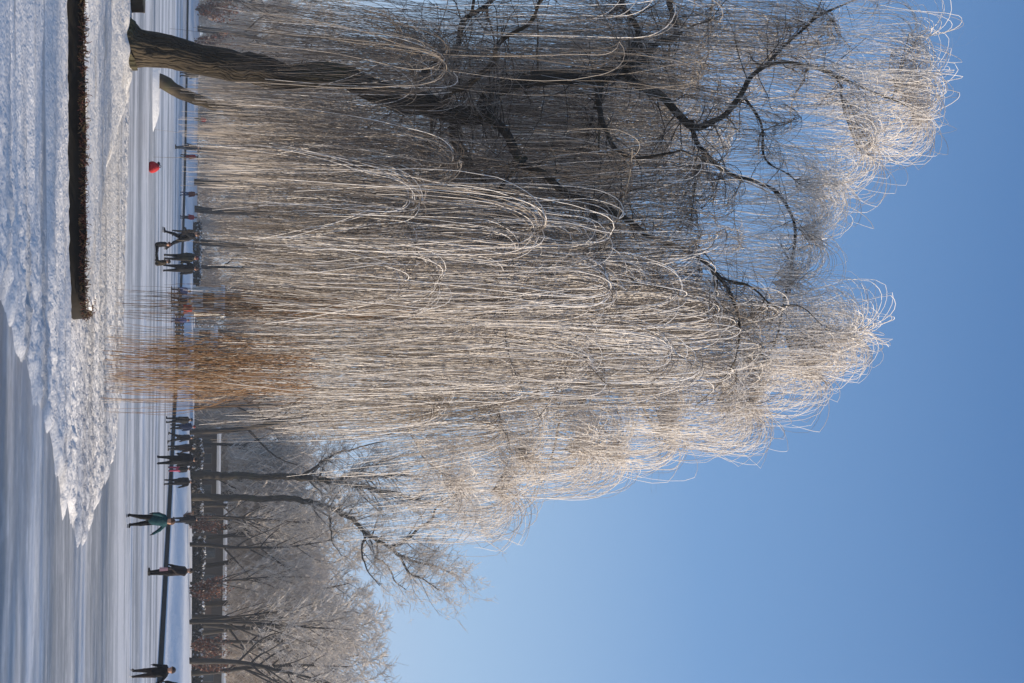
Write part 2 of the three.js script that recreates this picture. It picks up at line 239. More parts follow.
// ---------------------------------------------------------------- the weeping willow
const LIMBS = [
  [[-5.24, 0.38, -24, 0.42], [-5.2, 0.51, -24, 0.33], [-5.15, 0.88, -24, 0.29], [-5.0, 1.66, -24, 0.28], [-4.94, 2.46, -24, 0.27], [-4.89, 3.46, -24, 0.26], [-4.81, 4.57, -24, 0.25], [-4.58, 5.51, -24, 0.25], [-4.38, 6.19, -24, 0.25], [-4.37, 6.77, -24, 0.23], [-4.72, 7.25, -24, 0.21], [-5.06, 8.04, -24, 0.19], [-5.12, 9.05, -24, 0.18], [-5.31, 9.71, -24, 0.17]],
  [[-5.31, 9.71, -24, 0.13], [-5.74, 9.86, -24.1, 0.11], [-6.05, 10.1, -24.2, 0.1], [-6.46, 10.0, -24.3, 0.085], [-6.86, 9.77, -24.5, 0.075], [-7.7, 9.94, -24.6, 0.06], [-8.49, 11.41, -24.8, 0.045], [-9.22, 13.05, -25, 0.03]],
  [[-5.31, 9.75, -24, 0.13], [-5.65, 10.29, -24.3, 0.11], [-6.03, 10.6, -24.6, 0.1], [-6.44, 11.14, -24.9, 0.09], [-7.13, 11.1, -25.2, 0.075], [-7.91, 11.92, -25.5, 0.06], [-8.51, 13.38, -25.7, 0.045], [-8.92, 15.32, -25.8, 0.03]],
  [[-5.27, 9.71, -24, 0.14], [-5.08, 10.08, -24, 0.125], [-4.77, 10.61, -24, 0.115], [-4.42, 11.14, -24, 0.105], [-4.51, 11.61, -24, 0.09], [-5.07, 12.31, -24, 0.075], [-5.64, 12.74, -24, 0.065], [-5.66, 13.4, -24, 0.055], [-5.5, 14.18, -24, 0.045], [-5.3, 14.86, -24, 0.037], [-5.02, 15.78, -24, 0.028], [-4.88, 16.29, -24, 0.014]],
  [[-5.64, 12.74, -24, 0.05], [-6.1, 13.22, -24.1, 0.045], [-6.63, 13.86, -24.2, 0.037], [-7.06, 14.54, -24.3, 0.028], [-7.59, 15.75, -24.4, 0.02]],
  [[-4.43, 11.16, -24, 0.08], [-3.98, 11.19, -23.8, 0.07], [-3.61, 11.45, -23.6, 0.06], [-3.36, 11.75, -23.4, 0.055], [-3.1, 12.38, -23.3, 0.05], [-2.76, 12.85, -23.2, 0.045], [-2.05, 13.02, -23.1, 0.042], [-1.42, 12.94, -23.1, 0.04], [-0.87, 12.75, -23, 0.036], [-0.24, 12.63, -23, 0.03], [0.38, 12.33, -23, 0.02]],
  [[-4.37, 6.83, -24, 0.17], [-4.08, 7.14, -23.5, 0.14], [-3.73, 7.28, -23.1, 0.125], [-3.33, 7.41, -22.6, 0.11], [-2.87, 7.75, -22, 0.1], [-2.5, 8.34, -21.6, 0.09], [-2.23, 8.83, -21.3, 0.08], [-1.82, 9.32, -21.1, 0.07], [-1.59, 9.94, -20.9, 0.055], [-1.14, 10.5, -20.8, 0.045], [-0.42, 10.8, -20.7, 0.032], [0.28, 10.72, -20.7, 0.02]],
  [[-5.13, 9.26, -24, 0.1], [-4.52, 9.03, -23.4, 0.085], [-4.0, 9.0, -22.9, 0.07], [-3.51, 9.14, -22.5, 0.06], [-3.38, 9.66, -22.2, 0.045], [-3.52, 10.2, -22, 0.03]],
  [[-5.12, 9.15, -24, 0.08], [-4.69, 9.39, -24.8, 0.06], [-4.17, 9.46, -25.4, 0.045], [-3.61, 9.22, -25.9, 0.03]],
  [[-4.38, 6.28, -24, 0.17], [-3.95, 6.64, -24.8, 0.14], [-3.29, 7.25, -25.7, 0.12], [-2.37, 8.2, -26.5, 0.1], [-1.14, 9.41, -27.2, 0.08], [0.17, 10.47, -27.6, 0.065], [1.3, 11.5, -27.8, 0.045], [2.23, 12.04, -27.9, 0.025]],
  [[-2.5, 8.34, -21.6, 0.07], [-1.75, 8.34, -21, 0.06], [-0.88, 8.17, -20.6, 0.05], [-0.2, 7.82, -20.4, 0.04], [0.16, 7.49, -20.3, 0.028]],
  [[-2.37, 8.2, -26.5, 0.08], [-1.09, 8.57, -26.2, 0.07], [-0.04, 9.0, -25.9, 0.06], [0.74, 9.65, -25.7, 0.05], [1.28, 9.42, -25.5, 0.042], [1.6, 8.97, -25.4, 0.035], [2.25, 8.76, -25.3, 0.027], [2.91, 8.46, -25.2, 0.018]],
  [[-4.41, 6.09, -24, 0.12], [-4.6, 6.16, -23.2, 0.1], [-4.61, 6.33, -22.4, 0.085], [-4.81, 6.55, -21.6, 0.07], [-5.03, 6.52, -20.9, 0.055], [-5.21, 6.88, -20.3, 0.04], [-5.72, 7.02, -19.9, 0.03]],
  [[-1.14, 10.5, -20.8, 0.03], [-1.04, 11.15, -21, 0.025], [-0.69, 11.64, -21.1, 0.02], [-0.66, 12.18, -21.2, 0.015], [-0.35, 12.67, -21.3, 0.01]],
  [[-4.95, 12.31, -24, 0.045], [-4.29, 12.5, -23.6, 0.035], [-3.62, 12.5, -23.3, 0.027], [-3.13, 13.09, -23.1, 0.018]],
  [[-4.58, 5.51, -24, 0.12], [-5.24, 5.9, -24.6, 0.1], [-5.71, 6.5, -25, 0.085], [-6.44, 6.84, -25.3, 0.08], [-6.96, 7.4, -25.6, 0.07], [-8.16, 8.11, -26, 0.08], [-9.68, 9.52, -26.4, 0.06], [-11.19, 10.93, -26.6, 0.04]],
  [[-3.33, 7.41, -22.6, 0.06], [-2.61, 6.71, -21.6, 0.05], [-1.84, 6.48, -20.7, 0.042], [-1.14, 6.52, -20, 0.034], [-0.49, 6.32, -19.5, 0.024]],
];

const barkC = (x, y, z) => { const n = fbm(x * 5, y * 1.6, z * 5, 3), m = step(.62, .78, fbm(x * 2.2, y * 2.2, z * 2.2, 3)); return mix(mix([.024, .019, .014], [.10, .076, .048], n), [.085, .085, .035], m * .7); };
function limbTube(t, pts, sides, lumpy = .12) {          // a smooth limb through pts [x,y,z,r] with uneven bark
  const c = new THREE.CatmullRomCurve3(pts.map((p) => V(p[0], p[1], p[2])), false, 'centripetal'), n = Math.max(8, Math.ceil(c.getLength() / .14));
  const P = [], R = [], C = [];
  for (let i = 0; i <= n; i++) {
    const u = i / n, p = c.getPoint(u), k = u * (pts.length - 1), a = Math.min(pts.length - 2, Math.floor(k)), r = pts[a][3] + (pts[a + 1][3] - pts[a][3]) * (k - a);
    { const w = Math.min(.2, .05 + r * 1.6) * Math.sin(Math.min(1, u * 6, (1 - u) * 6) * 1.57); P.push([p.x + w * (fbm(p.y * 1.5, p.x * 1.5, 3, 2) - .5) * 2, p.y + w * (fbm(p.y * 1.5, p.x * 1.5 + 5, p.z, 2) - .5) * 2, p.z]); } R.push(r * (1 + lumpy * (fbm(p.x * 3, p.y * 3, p.z * 3, 2) - .5) * 2)); C.push(barkC(p.x, p.y, p.z));
  }
  t.tube(P, R, sides, C, true); return P.map((p, i) => ({ x: p[0], y: p[1], z: p[2], r: R[i] }));
}
function roughen(g, amp, f) {                            // push bark vertices in and out along their normals
  const p = g.attributes.position, n = g.attributes.normal, c = g.attributes.color;
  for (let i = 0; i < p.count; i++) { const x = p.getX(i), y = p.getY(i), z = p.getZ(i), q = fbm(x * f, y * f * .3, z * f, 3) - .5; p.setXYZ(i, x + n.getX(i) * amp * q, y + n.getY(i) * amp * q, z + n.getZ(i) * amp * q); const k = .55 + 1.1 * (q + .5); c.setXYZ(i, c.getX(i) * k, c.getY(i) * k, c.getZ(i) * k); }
  g.computeVertexNormals(); return g;
}
const barkMat = new THREE.MeshStandardMaterial({ vertexColors: true, roughness: .95 });
const barkBump = noiseTex(512, 1024, (u, v) => { const w = fbm(u * 5, v * 6, 2, 3) * .9, f = Math.abs(Math.sin((u * 14 + w * 4) * Math.PI)), n = fbm(u * 26, v * 40, 5, 3), h = .65 * Math.sqrt(f) + .35 * n; return [h, h, h]; });
const barkTone = noiseTex(512, 1024, (u, v) => { const w = fbm(u * 5, v * 6, 2, 3) * .9, f = Math.abs(Math.sin((u * 14 + w * 4) * Math.PI)), n = fbm(u * 26, v * 40, 5, 3), h = .45 + .4 * Math.sqrt(f) * n + .25 * n; return [h, h, h]; });
for (const t of [barkBump, barkTone]) { t.wrapS = t.wrapT = THREE.MirroredRepeatWrapping; t.repeat.set(1, .5); }
const trunkMat = new THREE.MeshStandardMaterial({ vertexColors: true, roughness: .95, map: barkTone, bumpMap: barkBump, bumpScale: .05 });
const WX = -5.2, WZ = -24;
// height of the crown's top by distance to the right of the picture plane's x
const CROWN = [[-14, 7], [-12, 11.5], [-10, 14.5], [-8, 16], [-6, 16.3], [-4.8, 16.1], [-3.9, 14.8], [-3, 14.0], [-2, 14.0], [-.9, 13.5], [-.1, 14.4], [.7, 13.4], [1.4, 12.3], [1.85, 10.8], [2.5, 9.8], [2.9, 7.4], [3.2, 6]];
const CROWN_RIGHT = [[2, 1.5], [5.2, 1.75], [7.3, 2.0], [8, 1.75], [10, 1.5], [11, 1.0], [12.5, .6], [13.5, .0], [14, -.6], [15, -3.8], [16.5, -5]];
const crownTop = (x, z) => { const d = z - WZ; return interp(CROWN, x) * (1 - (d > 0 ? .62 : .35) * Math.pow(d / 8.5, 2)); };
{
  const W = thing('willow_tree', 'huge frosted weeping willow with curtains of hanging withes on the snowy spit', 'tree', [WX, 0, WZ]);
  const local = (pts) => pts.map((p) => [p[0] - WX, p[1], p[2] - WZ, p[3]]), r = rngOf(11), nodes = [];
  LIMBS.forEach((L, k) => {
    const t = new Tubes(true), ns = limbTube(t, local(L).map((p) => [p[0], p[1], p[2], p[3] * (k ? .68 : p[1] > 6 ? .76 : p[1] > 3 ? .86 : 1)]), k ? 10 : 40), g = t.geo();
    if (!k) {                                            // root flare: the foot of the trunk spreads in uneven buttresses
      const p = g.attributes.position, ox = L[0][0] - WX, oz = L[0][2] - WZ;
      for (let i = 0; i < p.count; i++) { const y = p.getY(i), q = clamp((1.25 - y) / .95); if (!q) continue; const an = Math.atan2(p.getZ(i) - oz, p.getX(i) - ox - (y - .4) * .1), f = 1 + q * q * (.14 + .26 * Math.pow(.5 + .5 * Math.sin(an * 5 + 1 + y), 2)) - .06 * Math.sin(an * 9 + y * 3) ; p.setX(i, ox + (p.getX(i) - ox) * f); p.setZ(i, oz + (p.getZ(i) - oz) * f); if (y < .45) p.setY(i, y - .25); }
    }
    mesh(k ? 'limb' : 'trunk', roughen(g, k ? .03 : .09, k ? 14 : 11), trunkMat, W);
    ns.forEach((n) => { if (n.y > 5.2 || k) nodes.push(n); });
  });
  // crooked bare side twigs along the limbs
  const B = new Tubes(), S = new Tubes();
  nodes.slice().forEach((n) => {
    if (r() > .85 || n.r > .2) return;
    const grow = (x, y, z, d, len, rad, lev) => { const P = [[x, y, z]], R = [rad]; for (let i = 1; i <= 6; i++) { d = [d[0] + (r() - .5) * .7, d[1] + (r() - .5) * .6 - .06, d[2] + (r() - .5) * .7]; const l = Math.hypot(...d); d = d.map((v) => v / l); x += d[0] * len / 6; y += d[1] * len / 6; z += d[2] * len / 6; P.push([x, y, z]); R.push(rad * (1 - .7 * i / 6)); if (lev < 2 && r() < .45) grow(x, y, z, [d[0] + (r() - .5) * 1.8, d[1] + (r() - .5) * 1.4, d[2] + (r() - .5) * 1.8], len * (.4 + .3 * r()), R[i] * .7, lev + 1); } B.tube(P, R, 3, P.map((q, i) => mix([.06, .048, .036], FROST, lev * .33 * (.3 + .7 * i / 6)))); };
    const a = r() * 6.28; grow(n.x, n.y, n.z, [Math.cos(a), (r() - .4) * 1.4, Math.sin(a)], .5 + 1.1 * r(), Math.min(.016, n.r * .35), 0);
  });
  // plumes: branchlets that rise and arch over, each shedding a fountain of withes
  const plumes = [];
  // rounded tufts of the outline: [x, y, z, spread, plumes]
  const tufts = [[-6.4, 16.2, -23.8, .7, 4], [-5.3, 16.3, -23.7, .6, 5], [-4.75, 16.4, -23.9, .35, 4], [-3.95, 15.0, -23.6, .35, 5], [-3.1, 14.1, -23.3, .4, 4], [-2.2, 13.8, -23.2, .45, 5], [-1.2, 12.9, -23.0, .4, 4], [-.15, 14.5, -22.9, .28, 4], [.1, 13.9, -22.7, .4, 4], [.65, 13.5, -23.1, .25, 4], [1.25, 12.2, -23.3, .3, 6], [1.0, 11.6, -22.6, .4, 3], [1.65, 10.6, -23.4, .25, 5], [2.2, 9.8, -23.8, .25, 5], [1.9, 8.9, -23.2, .3, 3], [2.2, 8.0, -24, .25, 3], [2.85, 7.4, -24, .25, 4], [2.7, 6.5, -23.4, .3, 3], [-7.6, 15.6, -24, .7, 4]];
  for (const [x, y, z, s, n] of tufts) for (let k = 0; k < n; k++) plumes.push({ x: x - WX + (r() - .6) * s, y: y - .15 - s * .8 * r(), z: z - WZ + (r() - .5) * 1.3 * s, sil: 1 });
  let guard = 0;
  while (plumes.length < 590 && guard++ < 20000) {
    const left = plumes.length > 500, a = r() * 6.283, q = Math.pow(r(), .45);
    let x = WX + Math.cos(a) * 8.2 * q, z = WZ + Math.sin(a) * 8 * q;
    if (left ? x > -7.2 : x < -7.2) continue;
    const top = crownTop(x, z); if (top < 4) continue;
    const y = r() < .30 ? top * (.80 + .09 * r()) : top * (.40 + .47 * r());
    if (y < 4.2 || (!left && x > interp(CROWN_RIGHT, y) * (1 - .014 * Math.pow(z - WZ, 2)) - .1)) continue;
    const front = z - WZ;
    if (!left && front > 1.2 && x < -1.9 && y > 5.2 && r() < .92) continue;     // the open heart of the crown
    if (!left && x < -3.2 && z > WZ - 1.5 && y > 7 && y < 13 && r() < .7) continue;
    plumes.push({ x: x - WX, y, z: front, sil: 0 });
  }
  for (let k = 0; k < 215; k++) {                        // the back of the crown's upper half
    const x = -7.4 + 7.6 * r(), z = WZ - .3 - 5 * r(), top = crownTop(x, z), y = top * (.62 + .31 * r());
    plumes.push({ x: x - WX, y, z: z - WZ, sil: 0, fine: 1 });
  }
  plumes.forEach((p) => { p.d = Math.hypot(p.x, p.z) + Math.abs(p.y - 8) * .4; }); plumes.sort((a, b) => a.d - b.d);
  let strands = 0;
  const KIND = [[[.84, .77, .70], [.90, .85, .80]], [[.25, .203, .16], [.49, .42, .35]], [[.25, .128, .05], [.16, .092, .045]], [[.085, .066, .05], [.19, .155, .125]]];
  const withe = (px, py, pz, dx, dy, dz, len, kind, yb, lx, lz, pull, wide) => {  // a limp shoot: leaves in direction d, bends down under its weight and joins its lock
    const P = [[px, py, pz]], h = r(), s0 = wide ? .10 + .09 * r() : .075 + .05 * r() + len * .006, n0 = wide ? 8 : 7, n1 = wide ? 5 : 6, s1 = Math.max(.12, (len - s0 * n0) / n1);
    const wob = r() * 6.28, wa = .03 + .06 * r(), limp = wide ? .26 + .22 * r() : .40 + .34 * r(); let x = px, y = py, z = pz;
    for (let i = 1; i <= n0 + n1; i++) {
      const s = i <= n0 ? s0 : s1;
      dy -= limp * (i <= n0 ? 1 : 1.6); const l = Math.hypot(dx, dy, dz); dx /= l; dy /= l; dz /= l;
      if (i > n0) { dx *= .6; dz *= .6; x += (lx - x) * pull; z += (lz - z) * pull; }
      x += dx * s + (Math.sin(wob + i * .8) * wa + (noise(x * .55 + 9, y * .42, z * .55) - .5) * .26) * s; y += dy * s; z += dz * s + (Math.cos(wob * 1.7 + i * .7) * wa + (noise(x * .55, y * .42 + 7, z * .55) - .5) * .26) * s;
      if (y < yb) { const o = P[P.length - 1], f = (o[1] - yb) / Math.max(1e-4, o[1] - y); if (o[1] > yb) P.push([o[0] + (x - o[0]) * f, yb, o[2] + (z - o[2]) * f]); break; } P.push([x, y, z]);
    }
    if (P.length < 4) return;
    const rad = [.0060, .0047, .0046, .0042][kind] + (kind ? .0020 : .0028) * h * h;
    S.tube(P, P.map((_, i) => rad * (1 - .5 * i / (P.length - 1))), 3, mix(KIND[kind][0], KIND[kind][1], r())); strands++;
  };
  for (const p of plumes) {
    let best = null, bc = 1e9;
    for (const n of nodes) { const d = Math.hypot(n.x - p.x, n.y - p.y, n.z - p.z), c = d + (n.y > p.y + .3 ? 1.5 * (n.y - p.y) : 0) + (n.r < .012 ? 1.2 : 0) + (Math.hypot(n.x, n.z) > Math.hypot(p.x, p.z) + .5 ? 1.5 : 0); if (c < bc && d > .25) { bc = c; best = n; } }
    const d = Math.hypot(best.x - p.x, best.y - p.y, best.z - p.z), rad0 = Math.min(best.r * .75, .012 + .011 * d), m = Math.max(6, Math.ceil(d / .16)), P = [], R = [];
    const mx = best.x + (p.x - best.x) * .45 + (r() - .5) * d * .2, my = best.y + (p.y - best.y) * .35 + d * (.05 + .2 * r()) * (p.y > best.y ? -.3 : 1), mz = best.z + (p.z - best.z) * .45 + (r() - .5) * d * .2;
    for (let i = 0; i <= m; i++) { const t = i / m, a = (1 - t) * (1 - t), b = 2 * t * (1 - t), c = t * t, w = Math.sin(t * 3.14) * .16 * d; P.push([a * best.x + b * mx + c * p.x + (noise(t * 3, p.x * 9, p.y) - .5) * w, a * best.y + b * my + c * p.y + (noise(t * 3, p.z * 9, p.x) - .5) * w, a * best.z + b * mz + c * p.z + (noise(t * 3, p.y * 9, p.z) - .5) * w]); R.push(rad0 + (.0075 - rad0) * Math.pow(t, .8)); }
    const frosty = .1 + .3 * r();
    B.tube(P, R, 5, P.map((q, i) => mix(barkC(q[0], q[1], q[2]), FROST, (i / m) * frosty * .6)));
    P.forEach((q, i) => { if (i > 1) nodes.push({ x: q[0], y: q[1], z: q[2], r: R[i] }); });
    const wx = p.x + WX, wz = p.z + WZ, inner = step(6.5, 2.5, Math.hypot(p.x, p.z)), off = wx < -7.2;
    const count = Math.round((off ? 14 : p.sil ? 50 : wx < -2.6 ? 30 : 34) * (.7 + .6 * r()) * (p.y > 6 && inner > .5 ? .75 : 1));
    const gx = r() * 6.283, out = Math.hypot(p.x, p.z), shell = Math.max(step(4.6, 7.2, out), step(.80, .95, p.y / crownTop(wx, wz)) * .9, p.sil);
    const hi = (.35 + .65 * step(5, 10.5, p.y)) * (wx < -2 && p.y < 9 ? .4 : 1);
    const locks = [0, 1, 2, 3].map((k) => { const a = gx + k * 1.57 + r(), R = .25 + .75 * r(); return [p.x + Math.cos(a) * R, p.z + Math.sin(a) * R, a]; });
    for (let k = 0; k < count; k++) {
      const t = 1 - Math.pow(r(), p.sil ? 2.6 : 1.6) * Math.min(1, (p.sil ? 1.3 : 2.4) / d), i = Math.min(m - 1, Math.floor(t * m)), f = t * m - i, q = P[i], q2 = P[i + 1];
      const lk = locks[Math.floor(r() * 4)], an = lk[2] + (r() - .5) * 1.5, up = p.sil ? .9 + 1.2 * r() : p.fine ? .2 + 1.2 * r() : .15 + .75 * r(), x = q[0] + (q2[0] - q[0]) * f, y = q[1] + (q2[1] - q[1]) * f, z = q[2] + (q2[2] - q[2]) * f;
      const X = x + WX, low = X > 1.25 ? 3.1 + 2.6 * r() : X > -.1 && X < 1.2 ? 1.5 + 2 * r() : (X > -2 ? 2.25 : 1.85) + 1.9 * r() * r() + (r() < .025 ? -1 : 0);
      const len = p.sil ? 1.2 + 2.4 * r() : p.fine ? 1.2 + 2.6 * r() : 2.0 + 4.6 * r() * (.6 + .4 * r());
      const w = r(), kind = p.sil ? (w < .8 ? 0 : 1) : p.fine ? (w < .22 ? 0 : w < .85 ? 1 : 3) : wx < -2 && p.y < 9 && p.z > -2 ? (w < .03 ? 0 : w < .28 ? 1 : 3) : w < .05 + .54 * shell * hi ? 0 : w < .28 + .42 * shell ? 1 : 3;  // strand tone by place: rime, plus sun and shade of the crown put into colour
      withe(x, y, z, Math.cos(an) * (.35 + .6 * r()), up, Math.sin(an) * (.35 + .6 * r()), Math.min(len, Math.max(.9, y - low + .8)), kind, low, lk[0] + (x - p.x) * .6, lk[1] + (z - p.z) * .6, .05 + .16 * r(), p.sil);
    }
  }
  // a clump of young orange-brown shoots hanging almost to the ice on the right
  for (let k = 0; k < 430; k++) {
    const t = r(), X = .1 + .95 * r() + (r() - .5) * .2, Z = -20.4 + (r() - .5) * 2.6, y0 = 1.7 + 1.9 * r();
    const low = X < .1 ? 1.1 + r() * 1.3 : .32 + 1.5 * t * t;
    withe(X - WX - .1, y0, Z - WZ, (r() - .5) * .5, .1 * r(), (r() - .5) * .5, y0 - low + 1.5, r() < .8 ? 2 : 1, low, Math.round((X - WX) * 3) / 3 - .1, Math.round((Z - WZ) * 2) / 2, .1 * r());
  }
  for (let k = 0; k < 150; k++) { const X = -.55 + .12 * (r() - .5) + .3 * r() * r(), Z = -20 + (r() - .5) * .9, y0 = 3 + 3 * r(); withe(X - WX, y0, Z - WZ, (r() - .5) * .3, .1, (r() - .5) * .3, y0 + .8, r() < .5 ? 2 : 3, .45 + r() * 1.5, -.5 - WX, 4, .05); }
  mesh('branchwork', B.geo(), barkMat, W).userData = { kind: 'stuff', label: 'dark branches inside the crown' };
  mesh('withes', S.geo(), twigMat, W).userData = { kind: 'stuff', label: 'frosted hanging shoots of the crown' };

}
{ // sawn stump beside the willow
  const s = thing('tree_stump', 'low brown sawn stump beside the willow trunk', 'stump', [-6.12, .33, -24.3]);
  const t = new Tubes(); t.tube([[0, -.1, 0], [0, .05, 0], [.01, .2, 0], [.01, .33, 0]], [.3, .24, .22, .215], 16, [[.07, .05, .03], [.08, .055, .035], [.075, .05, .03], [.08, .055, .035]]);
  mesh('bark', roughen(t.geo(), .05, 12), barkMat, s); const c = new THREE.CylinderGeometry(.215, .22, .03, 16); c.translate(.01, .335, 0); mesh('cut_face', c, std([.3, .24, .17]), s);
}

// ---------------------------------------------------------------- other trees
function bareTree(seed, o) {                             // returns {wood, twigs} geometry of a bare frosted tree standing at the origin
  const r = rngOf(seed), wood = new Tubes(), tw = new Tubes(), H = o.h;
  const grow = (p, d, len, rad, lev, lift) => {
    const n = lev === 0 ? 12 : lev === 1 ? 7 : 4, P = [[p.x, p.y, p.z]], R = [rad], q = p.clone(), dir = d.clone(), kids = [];
    for (let i = 1; i <= n; i++) {
      dir.x += (r() - .5) * o.crook * (lev ? 1 : .45); dir.z += (r() - .5) * o.crook * (lev ? 1 : .45); dir.y += lift * .06; dir.normalize();
      q.addScaledVector(dir, len / n); P.push([q.x, q.y, q.z]); const t = i / n; R.push(Math.max(.012, rad * (1 - t * (lev === 0 ? .8 : .7))));
      kids.push([q.clone(), dir.clone(), t, R[i]]);
    }
    const c = lev < 2 ? P.map((z) => { const k = .6 + .8 * noise(z[0] * 2, z[1] * 2, seed); return [BARK[0] * k, BARK[1] * k, BARK[2] * k]; }) : P.map((_, i) => mix([.10, .080, .062], FROST, .15 + .35 * i / n));
    (lev < 3 ? wood : tw).tube(P, R, lev === 0 ? 8 : lev === 1 ? 5 : 3, c);
    if (lev >= o.levels) return;
    const num = lev === 0 ? o.first : lev === 1 ? o.second : o.third;
    for (let k = 0; k < num; k++) {
      const t = lev === 0 ? o.bole + (1 - o.bole) * (k + r()) / num : .22 + .78 * (k + r()) / num, j = Math.min(n - 1, Math.floor(t * n)), [kp, kd, , kr] = kids[j];
      const an = k * 2.4 + r() * 1.2, side = V(Math.cos(an), 0, Math.sin(an)), sp = (lev === 0 ? o.spread : .75) * (.75 + .5 * r());
      const nd = kd.clone().multiplyScalar(Math.cos(sp)).addScaledVector(side, Math.sin(sp)).normalize();
      const L = lev === 0 ? H * o.reach * (1.15 - .75 * (t - o.bole) / (1 - o.bole)) * (.8 + .4 * r()) : len * (.34 + .3 * r());
      grow(kp, nd, L, Math.max(.012, kr * (lev === 0 ? .55 : .6)), lev + 1, lev === 0 ? o.lift : .3);
    }
    if (lev >= 2) for (let k = 0; k < o.fine; k++) {      // finest frosted twigs
      const [kp, kd] = kids[Math.floor(r() * n)], dd = V(kd.x + (r() - .5) * 1.5, kd.y + (r() - .5) * 1.3 + .1, kd.z + (r() - .5) * 1.5).normalize(), L = .35 + .6 * r(), a = kp, f = .35 + .5 * r();
      tw.tube([[a.x, a.y, a.z], [a.x + dd.x * L * .5, a.y + dd.y * L * .5 + .04, a.z + dd.z * L * .5], [a.x + dd.x * L, a.y + dd.y * L - o.droop * L, a.z + dd.z * L]], [.019, .016, .008], 3, mix([.36, .30, .245], FROST, .2 + f));
    }
  };
  grow(V(0, -.3, 0), V(o.leanX || 0, 1, 0).normalize(), H, o.r, 0, 0);
  return { wood: wood.geo(), twigs: tw.geo() };
}
const TV = [
  { h: 12.5, r: .19, bole: .2, first: 13, second: 6, third: 5, levels: 3, spread: .62, reach: .36, lift: 1.0, crook: .28, fine: 13, droop: .1 },
  { h: 14, r: .23, bole: .16, first: 14, second: 6, third: 5, levels: 3, spread: .85, reach: .36, lift: 1.2, crook: .32, fine: 13, droop: .15 },
  { h: 11, r: .14, bole: .12, first: 13, second: 6, third: 5, levels: 3, spread: .5, reach: .40, lift: .8, crook: .22, fine: 13, droop: .05 },
  { h: 16, r: .30, bole: .28, first: 14, second: 6, third: 6, levels: 3, spread: .95, reach: .33, lift: 1.2, crook: .36, fine: 13, droop: .12 },
].map((o, i) => bareTree(100 + i * 7, o));
function plantTree(v, x, z, scale, turn, label, group, wide = 1) {
  const t = thing('frosted_tree', label, 'tree', [x, onBank(x, z) - .05, z], turn, group); t.scale.set(scale * wide, scale, scale * wide);
  mesh('trunk', TV[v].wood, barkMat, t); mesh('crown', TV[v].twigs, twigMat, t); return t;
}
// two tall limes on the far bank with open crowns
function tallTree(seed, label, base, limbs, first) {
  const [bx, bz] = base, by = onBank(bx, bz) - .05, T = thing('tall_tree', label, 'tree', [bx, by, bz], 0, null), r = rngOf(seed), tw = new Tubes();
  limbs.forEach((L, k) => {
    const pts = L.map((p) => [p[0] - bx, p[1] - by, p[2] - bz, p[3] * (k ? 1.05 : .8)]), t = new Tubes(true), ns = limbTube(t, pts, k ? 7 : 10);
    mesh(k ? 'limb' : 'trunk', t.geo(), trunkMat, T);
    ns.forEach((n, i) => {
      if (i < ns.length * (k ? .15 : first) || r() > (k ? .5 : .35)) return;
      const sub = (p, d, len, rad, lev) => {
        const P = [[...p]], R = [rad], m = 5, q = [...p], kids = [];
        for (let j = 1; j <= m; j++) { d = [d[0] + (r() - .5) * .5, d[1] + (r() - .5) * .45 + .05, d[2] + (r() - .5) * .5]; const l = Math.hypot(...d); d = d.map((v) => v / l); for (let a = 0; a < 3; a++) q[a] += d[a] * len / m; P.push([...q]); R.push(rad * (1 - .75 * j / m)); kids.push([[...q], [...d]]); }
        tw.tube(P, R, lev ? 3 : 4, P.map((_, j) => mix(lev ? [.16, .13, .10] : [.05, .04, .03], FROST, lev ? .25 + .4 * j / m : .3 * j / m)));
        if (lev < 2) for (let c = 0; c < 4; c++) { const [kp, kd] = kids[Math.floor(r() * m)]; sub(kp, [kd[0] + (r() - .5) * 1.8, kd[1] + (r() - .5) * 1.4, kd[2] + (r() - .5) * 1.8], len * (.4 + .25 * r()), rad * .45, lev + 1); }
        else for (let c = 0; c < 4; c++) { const [kp, kd] = kids[Math.floor(r() * m)], L2 = .4 + .5 * r(), e = [kd[0] + (r() - .5) * 2, kd[1] + (r() - .5) * 2, kd[2] + (r() - .5) * 2]; tw.tube([kp, [kp[0] + e[0] * L2 * .5, kp[1] + e[1] * L2 * .5, kp[2] + e[2] * L2 * .5]], [.016, .008], 3, mix([.3, .26, .22], FROST, .5 + .4 * r())); }
      };
      const a = r() * 6.28; sub([n.x, n.y, n.z], [Math.cos(a) * .8, .25 + r() * .6, Math.sin(a) * .8], 1.6 + 2.2 * r(), Math.max(.02, n.r * .4), 0);
    });
  });
  mesh('twigs', tw.geo(), twigMat, T).userData = { kind: 'stuff', label: 'frosted twigs of the crown' };
}
